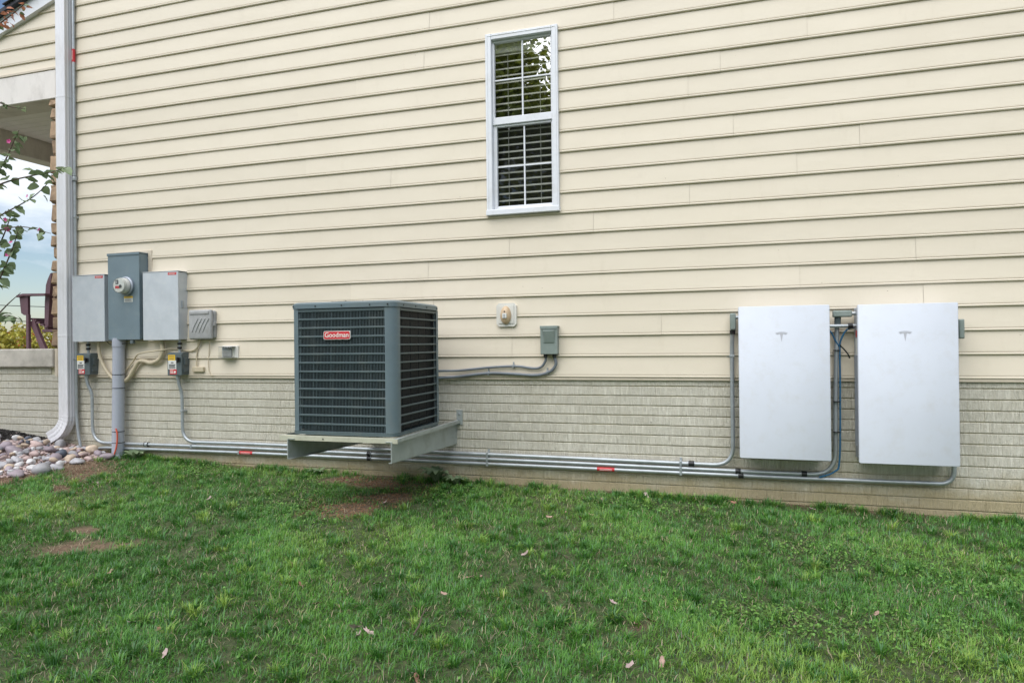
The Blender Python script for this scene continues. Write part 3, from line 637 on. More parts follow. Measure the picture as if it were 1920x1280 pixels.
MB().tube([(-1.683, -.0665, .528), (-1.683, -.0715, .528)], .006, 12).build('sensor_hole', M['black'], ov)
MB().box(-1.702, -1.664, -.0735, -.068, .472, .514, .003).build('label', M['paper'], ov)
MB().box(-1.690, -1.678, -.0745, -.0733, .476, .505).build('printed_mark', M['nid'], ov)
# switch box by the air conditioner
t = thing('fused_switch', (-1.305, -.04, .172), 'grey pull-out switch box with a slanted handle above two grey cables', 'switch box')
MB().box(-1.372, -1.238, -.070, .008, .176, .392, .004).build('enclosure', M['fuse'], t)
MB().box(-1.378, -1.232, -.084, .006, .3925, .403, .003).box(-1.378, -1.232, -.0845, -.0785, .376, .4025, .002).build('rain_hood', M['fuse'], t)
MB().box(-1.376, -1.234, -.0785, -.0705, .172, .3755, .003).build('cover', M['fuse'], t)
hv = [(-1.353, -.079, .262), (-1.257, -.079, .262), (-1.253, -.079, .368), (-1.357, -.079, .368), (-1.340, -.084, .268), (-1.270, -.084, .268), (-1.266, -.104, .360), (-1.344, -.104, .360)]
MB().add(hv, [(4, 5, 6, 7), (0, 1, 5, 4), (1, 2, 6, 5), (2, 3, 7, 6), (3, 0, 4, 7)]).build('handle', M['fuse'], t)
for x in (-1.343, -1.268): MB().tube([(x, -.04, .1755), (x, -.04, .145)], .017, 12).build('cable_gland', M['black'], t, True)
def flex(label, pts, r, clips):
    t = thing('flexible_cable', pts[0], label, 'cable')
    MB().tube(catmull(pts, 10), r, 10).build('sheath', M['grey_cable'], t, True)
    for (x, z) in clips:
        MB().box(x - .007, x + .007, -.034, .012, z - r - .003, z + r + .003, .002).box(x - .006, x + .006, -.014, -.008, z + r, z + r + .026, .001).build('clip', M['galv'], t)
flex('upper grey flexible cable between the pull-out switch box and the air conditioner', [(-1.343, -.035, .15), (-1.348, -.03, .115), (-1.385, -.026, .068), (-1.453, -.024, .056), (-1.60, -.024, .073), (-1.825, -.024, .064), (-2.113, -.03, .037), (-2.26, -.10, .036), (-2.36, -.30, .03)], .0105, ((-1.625, .073),))
flex('lower, thicker grey flexible cable between the pull-out switch box and the air conditioner', [(-1.268, -.035, .15), (-1.261, -.03, .085), (-1.315, -.026, .028), (-1.431, -.024, .0), (-1.638, -.024, .010), (-1.849, -.024, .014), (-2.114, -.03, -.014), (-2.26, -.10, -.022), (-2.36, -.30, -.02)], .0125, ((-1.845, .014), (-1.335, .022)))

# ------------------------------------------------------------------ air conditioner
ac = thing('air_conditioner', (-2.58, -.73, -.375), 'dark slate outdoor air conditioner with louvred sides and a red name badge', 'air conditioner')
AX0, AX1, AY0, AY1, AZ0, AZ1 = -3.000, -2.152, -1.130, -.335, -.378, .562
def rrect(x0, x1, y0, y1, r, k=5):
    o = []
    for (cx, cy, a) in ((x1 - r, y0 + r, -90), (x1 - r, y1 - r, 0), (x0 + r, y1 - r, 90), (x0 + r, y0 + r, 180)):
        for j in range(k + 1): t = R(a + 90 * j / k); o.append((cx + r * math.cos(t), cy + r * math.sin(t)))
    return o
MB().prism(rrect(AX0 + .03, AX1 - .03, AY0 + .03, AY1 - .03, .06), 2, AZ0 + .03, AZ1 - .03).build('coil', M['coil'], ac)
for q in range(6): MB().tube([(AX0 + .08 + q * .12, AY0 + .026, AZ0 + .05), (AX0 + .08 + q * .12, AY0 + .026, AZ1 - .05)], .004, 6).build('coil_tube', M['ac'], ac)
MB().prism(rrect(AX0 - .004, AX1 + .004, AY0 - .004, AY1 + .004, .075), 2, AZ0 - .003, AZ0 + .020).build('base_pan', M['ac'], ac, True)
tp = MB(); a = rrect(AX0 - .008, AX1 + .008, AY0 - .008, AY1 + .008, .08, 8); bq = rrect(AX0 + .012, AX1 - .012, AY0 + .012, AY1 - .012, .07, 8); n = len(a)
tp.add([(x, y, AZ1 - .030) for x, y in a] + [(x, y, AZ1 + .002) for x, y in a] + [(x, y, AZ1 + .016) for x, y in bq],
       [(i, (i + 1) % n, n + (i + 1) % n, n + i) for i in range(n)] + [(n + i, n + (i + 1) % n, 2 * n + (i + 1) % n, 2 * n + i) for i in range(n)] + [tuple(range(2 * n, 3 * n)), tuple(range(n))[::-1]])
top = tp.build('top_cover', M['ac_post'], ac, True)
for q in range(7): MB().lathe([(.06 + q * .045, .0), (.064 + q * .045, .004), (.068 + q * .045, .0)], ((AX0 + AX1) / 2, (AY0 + AY1) / 2, AZ1 + .018), 2, 40).build('fan_guard_ring', M['black'], top)
for q in range(8):
    a_ = math.pi * q / 8; d = Vector((math.cos(a_), math.sin(a_), 0)) * .335; c0 = Vector(((AX0 + AX1) / 2, (AY0 + AY1) / 2, AZ1 + .021)); MB().tube([c0 - d, c0 + d], .003, 6).build('fan_guard_wire', M['black'], top)
for x in (-2.965, -2.78, -2.565, -2.34, -2.20): MB().tube([(x, AY0 - .0075, AZ1 - .014), (x, AY0 - .0115, AZ1 - .014)], .0055, 8).build('screw', M['black'], top)
for y in (-1.0, -.80, -.60, -.40): MB().tube([(AX1 + .0075, y, AZ1 - .014), (AX1 + .0115, y, AZ1 - .014)], .0055, 8).build('screw', M['black'], top)
def post(cx, cy, sx_, sy_, w1, w2):                      # rounded corner posts
    r = .07; p = []; ex, ey = cx, cy
    out_ = [(ex - sx_ * w1, ey)] + [(ex - sx_ * r + sx_ * r * math.sin(R(90 * j / 8)), ey - sy_ * r + sy_ * r * math.cos(R(90 * j / 8))) for j in range(9)] + [(ex, ey - sy_ * w2)]
    inn = [(x - sx_ * .012, y - sy_ * .012) for x, y in out_[::-1]]
    inn[0] = (out_[-1][0] - sx_ * .014, out_[-1][1]); inn[-1] = (out_[0][0], out_[0][1] - sy_ * .014)
    MB().prism(out_ + inn, 2, AZ0 + .0205, AZ1 - .0305).build('corner_post', M['ac_post'], ac, True)
post(AX1, AY0, 1, -1, .078, .085); post(AX0, AY0, -1, -1, .036, .07); post(AX1, AY1, 1, 1, .07, .03); post(AX0, AY1, -1, 1, .07, .07)
RZ = [(.517 - .0632 * q) for q in range(15)]
fx0, fx1 = AX0 + .036, AX1 - .078
for q in range(15):
    z = RZ[q]; hh = .0068 if 0 < q < 14 else .011
    MB().box(fx0, fx1, AY0 + .002, AY0 + .014, z - hh, z + hh, .002).build('grille_bar', M['ac'], ac)
    MB().box(AX1 - .014, AX1 - .002, AY0 + .085, AY1 - .03, z - hh * .9, z + hh * .9, .002).build('grille_bar', M['ac'], ac)
    MB().box(AX0 + .002, AX0 + .014, AY0 + .07, AY1 - .07, z - hh, z + hh, .002).build('grille_bar', M['ac'], ac)
NF = 62
for q in range(14):
    b = MB(); z1 = RZ[q] - .0068; z0 = RZ[q + 1] + .0068
    for j in range(NF + 1):
        x = fx0 + (fx1 - fx0) * j / NF; wd = .0016 if j % 13 else .0024
        b.add([(x - wd, AY0 + .006, z0), (x + wd, AY0 + .006, z0), (x + wd, AY0 + .006, z1), (x - wd, AY0 + .006, z1), (x - wd - .006, AY0 + .015, z0), (x + wd - .006, AY0 + .015, z0), (x + wd - .006, AY0 + .015, z1), (x - wd - .006, AY0 + .015, z1)], [(0, 1, 2, 3), (4, 7, 6, 5), (0, 3, 7, 4), (1, 5, 6, 2)])
    tag(b.build('louvre_row', M['ac'], ac), kind='stuff')
for y in (-.995, -.86, -.72, -.58, -.45): MB().box(AX1 - .012, AX1 - .0065, y - .002, y + .002, RZ[14], RZ[0]).build('grille_wire', M['coil'], ac)
for y in (-.93, -.73, -.53): MB().box(AX0 + .006, AX0 + .012, y - .004, y + .004, RZ[14], RZ[0]).build('grille_wire', M['ac'], ac)
# badge with lettering
bx0, bx1, bz0, bz1 = -2.713, -2.497, .305, .366
def rpoly(x0, x1, z0, z1, r): return rrect(x0, x1, z0, z1, r, 4)
bd = MB().prism(rpoly(bx0, bx1, bz0, bz1, .012), 1, AY0 - .009, AY0 + .002).build('badge', M['white_ink'], ac)
MB().prism(rpoly(bx0 + .0038, bx1 - .0038, bz0 + .0038, bz1 - .0038, .009), 1, AY0 - .0105, AY0 - .0088).build('badge_field', M['red'], bd)
cu = bpy.data.curves.new('badge_text', 'FONT'); cu.body = 'Goodman'; cu.size = .0485; cu.align_x = 'CENTER'; cu.align_y = 'CENTER'; cu.extrude = .0008; cu.offset = .0005; cu.space_character = 1.0
tmp = bpy.data.objects.new('badge_text', cu); COL.objects.link(tmp); bpy.context.view_layer.update()
me = bpy.data.meshes.new_from_object(tmp.evaluated_get(bpy.context.evaluated_depsgraph_get())); bpy.data.objects.remove(tmp)
me.materials.clear(); me.materials.append(M['white_ink'])
link('badge_text', me, ((bx0 + bx1) / 2, AY0 - .0112, (bz0 + bz1) / 2 + .001), bd, (R(90), 0, 0))
# wall stand
st = thing('wall_stand', (-2.58, -.6, -.56), 'galvanised wall bracket stand carrying the air conditioner above the lawn', 'stand')
for (x, s_) in ((-2.155, 1), (-2.985, -1)):
    MB().prism([(-1.195, -.412), (.030, -.412), (.030, -.592), (-1.195, -.552)], 0, x - .003, x + .003).build('side_plate', M['galv_dull'], st)
    MB().box(min(x, x - s_ * .05), max(x, x - s_ * .05), -1.19, .030, -.4115, -.4070).build('top_flange', M['galv_dull'], st)
    MB().prism([(-1.195, -.556), (.030, -.596), (.030, -.592), (-1.195, -.552)], 0, min(x, x - s_ * .022), max(x, x - s_ * .022)).build('bottom_lip', M['galv_dull'], st)
MB().box(-3.064, -2.114, -1.180, -1.174, -.420, -.389).box(-3.064, -2.114, -1.1735, -1.12, -.3935, -.389).build('front_angle', M['galv_lit'], st)
MB().box(-3.064, -2.114, -.39, -.33, -.4065, -.389).build('rear_angle', M['galv_dull'], st)
MB().box(-2.118, -2.113, -1.173, .022, -.412, -.388).box(-2.15, -2.1185, -1.173, .022, -.3925, -.3885).build('side_rail', M['galv_dull'], st)
MB().box(-3.065, -3.060, -1.173, .022, -.412, -.388).build('side_rail', M['galv_dull'], st)
for x in (-2.125, -3.02):
    MB().box(x - .025, x + .030, .008, .016, -.43, -.30, .002).build('wall_plate', M['galv_dull'], st)
    MB().tube([(x, .008, -.335), (x, -.004, -.335)], .011, 6).build('bolt', M['galv'], st)
    MB().tube([(x + .008, -.02, -.388), (x + .008, -.02, -.374)], .010, 6).build('bolt', M['galv'], st)
for x in (-2.72, -2.60): MB().tube([(x, -1.15, -.425), (x, -1.15, -.395)], .007, 8).build('bolt', M['black'], st)
MB().tube([(-2.70, -1.180, -.404), (-2.70, -1.184, -.404)], .005, 8).build('bolt', M['black'], st)

# ------------------------------------------------------------------ wall batteries
def battery(x0, z1, label, right=False):
    W_, H_, D_ = .609, 1.099, .193; x1 = x0 + W_; z0 = z1 - H_
    t = thing('wall_battery', ((x0 + x1) / 2, -.1, z0), label, 'wall battery')
    MB().prism([(x, z) for x, z in rrect(x0 + .012, x1 - .012, z0 + .012, z1 - .012, .012, 3)], 1, -.190, -.022).build('body', M['pwbody'], t, True)
    MB().prism([(x, z) for x, z in rrect(x0 + .03, x1 - .03, z0 + .10, z1 - .05, .01, 3)], 1, -.0218, .028).build('mounting_frame', M['galv_dull'], t)
    g = MB(); a = rrect(x0, x1, z0, z1, .010, 4); c = rrect(x0 + .003, x1 - .003, z0 + .003, z1 - .003, .009, 4); n = len(a)
    g.add([(x, -.1905, z) for x, z in a] + [(x, -.212, z) for x, z in a] + [(x, -.215, z) for x, z in c], [(i, (i + 1) % n, n + (i + 1) % n, n + i) for i in range(n)] + [(n + i, n + (i + 1) % n, 2 * n + (i + 1) % n, 2 * n + i) for i in range(n)] + [tuple(range(2 * n, 3 * n)), tuple(range(n))[::-1]])
    fc = g.build('glass_front', M['glasswhite'], t, True)
    for q in range(9): MB().box(x0 + .008, x0 + .0118, -.16 + q * .015, -.153 + q * .015, z0 + .1, z1 - .35).build('cooling_fin', M['pwbody'], t)
    for xx in (x0 + .11, x1 - .14): MB().box(xx, xx + .028, -.15, -.11, z0 - .004, z0 + .0115, .003).build('foot_bumper', M['black'], t)
    MB().box(x0 + .0095, x0 + .0119, -.15, -.09, z1 - .225, z1 - .175).build('red_tag', M['red'], t)
    MB().box(x0 + .0095, x0 + .0119, -.15, -.08, z1 - .36, z1 - .235).build('data_plate', M['paper'], t)
    cx, cz = (x0 + x1) / 2 - .012, z1 - .218                 # T-shaped emblem
    T_ = []
    def arc(w_, zc, drop, k=8): return [(cx - w_ + 2 * w_ * j / k, zc - drop * ((j / k * 2 - 1) ** 2)) for j in range(k + 1)]
    e = MB(); up_ = arc(.040, cz + .032, .007); lo_ = arc(.040, cz + .0285, .007)[::-1]; e.prism(up_ + lo_, 1, -.2158, -.2149)
    up_ = arc(.038, cz + .0255, .006); body = [(cx + .030, cz + .0125), (cx + .010, cz + .0175), (cx + .0085, cz + .0105), (cx, cz - .040), (cx - .0085, cz + .0105), (cx - .010, cz + .0175), (cx - .030, cz + .0125)]
    e.prism(up_ + body, 1, -.21585, -.21485); e.build('emblem', M['logo'], fc)
    return t
battery(.1491, .5107, 'white glass-fronted wall battery on the side nearer the air conditioner')
battery(.9345, .5048, 'white glass-fronted wall battery on the side farther from the air conditioner')
def lb(name, label, q, cat='conduit fitting', m='fuse'):
    t = thing(name, ((q[0] + q[1]) / 2, q[2], q[4]), label, cat)
    MB().box(*q, .006, 2).build('body', M[m], t, True)
    MB().box(q[0] + .004, q[1] - .004, q[2] - .004, q[2] - .0005, q[4] + .006, q[5] - .006, .002).build('cover', M[m], t)
    return t
t = lb('junction_fitting', 'small grey conduit fitting on the edge of the battery nearer the air conditioner', (.094, .136, -.085, -.02, .345, .470))
MB().tube([(.1365, -.05, .44), (.165, -.05, .44)], .014, 12).build('nipple', M['galv'], t, True); MB().tube([(.112, -.05, .345), (.112, -.05, .315)], .021, 12).build('lock_nut', M['black'], t, True)
t = lb('junction_fitting', 'long grey rounded conduit fitting bridging the gap between the two batteries', (.797, .920, -.105, -.055, .425, .472))
MB().tube([(.831, -.075, .4245), (.831, -.06, .365)], .022, 12).build('connector', M['disc'], t, True); MB().tube([(.92, -.08, .45), (.955, -.08, .45)], .014, 12).build('nipple', M['galv'], t, True)
t = lb('junction_fitting', 'small grey conduit fitting on the outer edge of the battery farther from the air conditioner', (1.578, 1.612, -.11, -.03, .262, .395))
MB().tube([(1.5775, -.06, .36), (1.53, -.06, .36)], .013, 12).build('nipple', M['galv'], t, True)
t = thing('link_pipe', (.85, -.09, .345), 'short horizontal galvanised pipe linking the two white batteries', 'conduit')
MB().tube([(.745, -.085, .362), (.955, -.085, .362)], .0135, 12).build('pipe', M['galv'], t, True); MB().tube([(.895, -.085, .362), (.925, -.085, .362)], .020, 12).build('lock_nut', M['black'], t, True)
t = tag(MB().tube(catmull([(.94, -.08, .35), (.89, -.075, .335), (.855, -.065, .27), (.846, -.055, .20), (.845, -.05, -.12), (.836, -.048, -.60), (.80, -.048, -.69), (.70, -.048, -.735)], 8), .0062, 8).build('control_wire', M['blue'], None, True), 'blue control wire strapped along the conduit between the batteries, from the farther battery', 'wire')
tag(MB().tube(catmull([(.752, -.08, .345), (.785, -.075, .32), (.815, -.06, .26), (.842, -.052, .215)], 8), .0055, 8).build('control_wire', M['blue'], None, True), 'short blue control wire hooking out of the battery nearer the air conditioner', 'wire')
tag(MB().tube(catmull([(.845, -.06, .225), (.87, -.07, .195), (.895, -.075, .16), (.905, -.08, .13)], 6), .005, 6).build('loose_wire', M['dark'], None, True), 'dark loose wire end sticking out beside the conduit between the batteries', 'wire')
for z, wh in ((.19, 'beside the dark loose wire end'), (-.18, 'in the middle of the conduit'), (-.40, 'just above the bend of the conduit')):
    tag(MB().tube([(.829 - .012 * (.2 - z), -.042, z), (.829 - .012 * (.2 - z), -.042, z - .006)], .0255, 14).build('cable_tie', M['black']), 'black cable tie between the two batteries, ' + wh, 'cable tie', 'ties on the conduit between the batteries')

# ------------------------------------------------------------------ chair on the porch
ch = thing('porch_chair', (-7.58, .8, .262), 'dark brown slatted armchair on the porch behind the stone corner', 'chair')
for q in range(5):
    y = .52 + q * .112; top_ = 1.20 - .05 * abs(q - 2) * .6
    pts = [(-7.43, .47), (-7.405, .80), (-7.385, 1.0), (-7.37, top_ - .04), (-7.362, top_), (-7.385, top_ - .005), (-7.425, top_ - .07), (-7.455, 1.0), (-7.475, .80), (-7.485, .47)]
    MB().prism(pts, 1, y, y + .10).build('back_slat', M['chair'], ch)
MB().box(-7.52, -7.36, .515, 1.075, .455, .485, .004).build('back_rail', M['chair'], ch)
for y in (.46, 1.06):
    MB().prism([(-7.80, .862), (-7.70, .878), (-7.36, .872), (-7.36, .895), (-7.70, .903), (-7.80, .885)], 1, y - .03, y + .075).build('armrest', M['chair'], ch)
    MB().prism([(-7.79, .861), (-7.765, .68), (-7.72, .655), (-7.66, .655), (-7.66, .875)], 1, y, y + .03).build('arm_bracket', M['chair'], ch)
    MB().box(-7.695, -7.655, y, y + .035, .262, .66, .004).build('leg', M['chair'], ch)
    MB().prism([(-7.68, .56), (-7.62, .62), (-7.545, .45), (-7.44, .262), (-7.52, .262), (-7.60, .42)], 1, y + .036, y + .07).build('leg', M['chair'], ch)
for q in range(5):
    x = -7.70 + q * .058; z = .60 - q * .024; MB().box(x, x + .05, .50, 1.09, z, z + .022, .004).build('seat_slat', M['chair'], ch)

# ------------------------------------------------------------------ river stones, mulch
def pebble(seed, sub=2):
    r = random.Random(seed); bm = bmesh.new(); bmesh.ops.create_icosphere(bm, subdivisions=sub, radius=1)
    A = [(Vector((r.gauss(0, 1), r.gauss(0, 1), r.gauss(0, 1) * .6)).normalized(), r.uniform(.25, .75)) for _ in range(9)]
    for q in bm.verts:
        d = q.co.normalized(); k_ = 1.0
        for (a, m_) in A: k_ -= m_ * max(0, d.dot(a) - .55)
        q.co = d * k_
    me = bpy.data.meshes.new('river_stone'); bm.to_mesh(me); bm.free()
    me.polygons.foreach_set('use_smooth', [True] * len(me.polygons)); return me
PB = {}
for kname, m in STONES.items():
    PB[kname] = []
    for n in range(4):
        me = pebble(n * 13 + len(kname) * 7); me.materials.append(m); PB[kname].append(me)
BED = [(-8.3, .02), (-7.02, .02), (-6.60, .0), (-6.30, .0), (-6.02, -.02), (-5.86, -.12), (-5.84, -.30), (-5.93, -.50), (-5.90, -.78), (-5.93, -1.0), (-6.02, -1.22), (-6.6, -1.30), (-8.3, -1.3)]
MUL = [(-9.3, .03), (-6.72, .03), (-6.66, -.04), (-6.95, -.10), (-7.0, -.32), (-7.2, -.40), (-9.3, -.55)]
SLAB = {'grey': 'smooth grey river stone', 'purple': 'dark purplish river stone', 'tan': 'tan river stone', 'pink': 'pinkish brown river stone', 'white': 'pale whitish river stone', 'slate': 'dark blue slate river stone'}
placed = []
def where(x, y):
    if x > -6.0 and y > -.35: return ' beside the thick grey riser pipe'
    if x > -6.0: return ' at the soil edge of the stone bed'
    if y > -.3 and x > -6.42: return ' at the foot of the tall conduit'
    if y > -.42 and x > -6.8: return ' under the downspout mouth'
    if y > -.6 and x < -6.7: return ' next to the black mulch'
    if y < -.85: return ' along the grass edge of the stone bed'
    return ' in the middle of the stone bed'
def stone(x, y, r, kname=None, lift=0.0, flat=None, rz_=None):
    kname = kname or random.choices(list(STONES), (6, 3, 3.0, 2.0, 4.0, 1.2))[0]
    a = r * random.uniform(.95, 1.35); b_ = r * random.uniform(.7, .95); h = r * (flat or random.uniform(.45, .80))
    z = float(gz(x, y)) + h * .55 + lift
    o = link('river_stone', random.choice(PB[kname]), (x, y, z), None, (random.uniform(-.35, .35), random.uniform(-.35, .35), rz_ if rz_ is not None else random.uniform(0, 6.28)), (a, b_, h))
    size = 'large ' if r > .066 else ('small ' if r < .036 else '')
    tag(o, size + SLAB[kname] + where(x, y), 'stone', 'river stones below the downspout'); placed.append((x, y, r))
for (x, y, r, kn, rz_) in [(-5.93, -.98, .085, 'purple', .5), (-5.84, -.80, .095, 'grey', .6), (-5.87, -.66, .07, 'grey', .5), (-5.99, -.75, .085, 'white', .2), (-5.93, -.56, .055, 'white', .3), (-5.87, -.44, .080, 'grey', .35), (-5.88, -.30, .052, 'pink', .1), (-5.80, -.19, .075, 'purple', .5), (-6.06, -.12, .07, 'tan', .2), (-5.93, -.16, .052, 'purple', .0),
                         (-6.72, -.50, .085, 'purple', .4), (-6.55, -.55, .10, 'purple', .3), (-6.62, -.28, .095, 'pink', .1), (-6.35, -.32, .07, 'purple', .6), (-6.85, -.34, .055, 'pink', 0.), (-6.18, -.18, .06, 'pink', .7), (-6.28, -.62, .07, 'pink', .4), (-6.02, -1.13, .075, 'pink', .2), (-5.76, -.12, .04, 'slate', .2), (-6.15, -.10, .06, 'grey', .2)]:
    stone(x, y, r, kn, 0, None, rz_)
poly = np.array(BED)
for (rmin, rmax, tries, gap) in ((.06, .085, 300, .92), (.036, .052, 900, .88), (.022, .034, 2600, .86)):
    for _ in range(tries):
        x = random.uniform(-7.15, -5.8); y = random.uniform(-1.3, .0); r = random.uniform(rmin, rmax)
        if len(placed) > 285: break
        if not inpoly(np.array([[x, y]]), BED)[0] or inpoly(np.array([[x, y]]), MUL)[0]: continue
        if y > -.05 - r * .6: continue
        if any((x - a) ** 2 + (y - b_) ** 2 < ((r + c) * gap) ** 2 for a, b_, c in placed): continue
        stone(x, y, r)
for _ in range(70):
    x = random.uniform(-6.95, -5.95); y = random.uniform(-1.05, -.16)
    if inpoly(np.array([[x, y]]), BED)[0] and not inpoly(np.array([[x, y]]), MUL)[0] and len(placed) < 290: stone(x, y, random.uniform(.024, .05), None, .028)
def scatter(name, poly, n, rmin, rmax, mats, kind, label, cat, lift=0.0, flat=.5):
    P = np.array(poly); b = MB(); cnt = 0
    base_ = [(1, 0, 0), (0, 1, 0), (-1, 0, 0), (0, -1, 0), (0, 0, 1), (0, 0, -1)]; ff = [(0, 1, 4), (1, 2, 4), (2, 3, 4), (3, 0, 4), (1, 0, 5), (2, 1, 5), (3, 2, 5), (0, 3, 5)]
    while cnt < n:
        x = random.uniform(P[:, 0].min(), P[:, 0].max()); y = random.uniform(P[:, 1].min(), P[:, 1].max())
        if not inpoly(np.array([[x, y]]), poly)[0]: continue
        r = random.uniform(rmin, rmax); e = Euler((random.uniform(-.5, .5), random.uniform(-.5, .5), random.uniform(0, 6.28))).to_matrix(); z = float(gz(x, y)) + lift + r * flat * .4
        sc = Vector((r * random.uniform(.8, 1.5), r * random.uniform(.5, .9), r * flat))
        b.add([e @ Vector((q[0] * sc.x, q[1] * sc.y, q[2] * sc.z)) + Vector((x, y, z)) for q in base_], ff); cnt += 1
    o = b.build(name, mats, None, True); tag(o, label, cat, kind=kind); return o
scatter('pebble_gravel', [q for q in BED if q[0] > -7.5] + [(-7.3, -1.3), (-7.3, .0)], 2600, .010, .024, STONES['pink'], 'stuff', 'small tan pebbles filling the gaps between the river stones', 'gravel', 0.0, .6)
scatter('mulch', MUL, 5200, .012, .034, M['mulch'], 'stuff', 'black wood mulch along the porch foundation', 'mulch', 0.006, .35)
sc_dirt = scatter('soil_crumbs', [(-6.0, -1.25), (-5.75, -.1), (-5.35, -.12), (-5.0, -.5), (-4.95, -1.2), (-5.4, -1.4)], 2400, .004, .011, mat('crumb', (0.20, 0.125, 0.08), 0.95, var=.5, vs=60), 'stuff', 'loose brown soil crumbs beside the river stones', 'soil', 0.0, .6)
scatter('soil_crumbs', [(-3.2, -.05), (-3.2, -.45), (-2.95, -1.2), (-2.45, -1.25), (-2.2, -.6), (-2.2, -.05)], 2600, .004, .010, mat('crumb_red', (0.24, 0.135, 0.07), 0.95, var=.5, vs=60), 'stuff', 'loose reddish soil crumbs under the air conditioner', 'soil', 0.0, .6)

# ------------------------------------------------------------------ grass
def blades(x, y, L, wd, az, lean, bend, C, zoff=-.003):
    N = len(x); z = gz(x, y) + zoff
    dx, dy = np.cos(az), np.sin(az); px, py = -dy, dx
    a1 = lean * .55; a2 = lean + bend * .7
    mx_ = x + dx * L * .55 * np.sin(a1); my = y + dy * L * .55 * np.sin(a1); mz = z + L * .55 * np.cos(a1)
    tx = mx_ + dx * L * .45 * np.sin(a2); ty = my + dy * L * .45 * np.sin(a2); tz = np.maximum(mz + L * .45 * np.cos(a2), z + .003)
    V = np.empty((N, 5, 3), np.float32)
    V[:, 0] = np.stack([x - px * wd, y - py * wd, z], -1); V[:, 1] = np.stack([x + px * wd, y + py * wd, z], -1)
    V[:, 2] = np.stack([mx_ - px * wd * .85, my - py * wd * .85, mz], -1); V[:, 3] = np.stack([mx_ + px * wd * .85, my + py * wd * .85, mz], -1); V[:, 4] = np.stack([tx, ty, tz], -1)
    return V, C
def grasscol(x, y, N, c2, cl, c3):
    g0 = np.array([.050, .170, .024]); g1 = np.array([.155, .385, .055]); g2 = np.array([.31, .46, .085]); straw = np.array([.46, .38, .22]); blu = np.array([.12, .25, .11])
    t = np.clip(.46 + .46 * c2 + .25 * cl + .34 * c3 + RNG.normal(0, .24, N), 0, 1)[:, None]
    C = g0 * (1 - t) + g1 * t
    yl = np.clip(c2 * 1.9 - .30 + RNG.normal(0, .18, N), 0, .95)[:, None]; C = C * (1 - yl) + g2 * yl
    C = np.where((RNG.random(N) < .16)[:, None], blu * (.8 + .5 * RNG.random((N, 1))), C)
    dr = (RNG.random(N) < .02 + .10 * np.clip(vnoise(x, y, 5, 77) - .15, 0, 1))[:, None]; return np.where(dr, straw * (.6 + .6 * RNG.random((N, 1))), C)
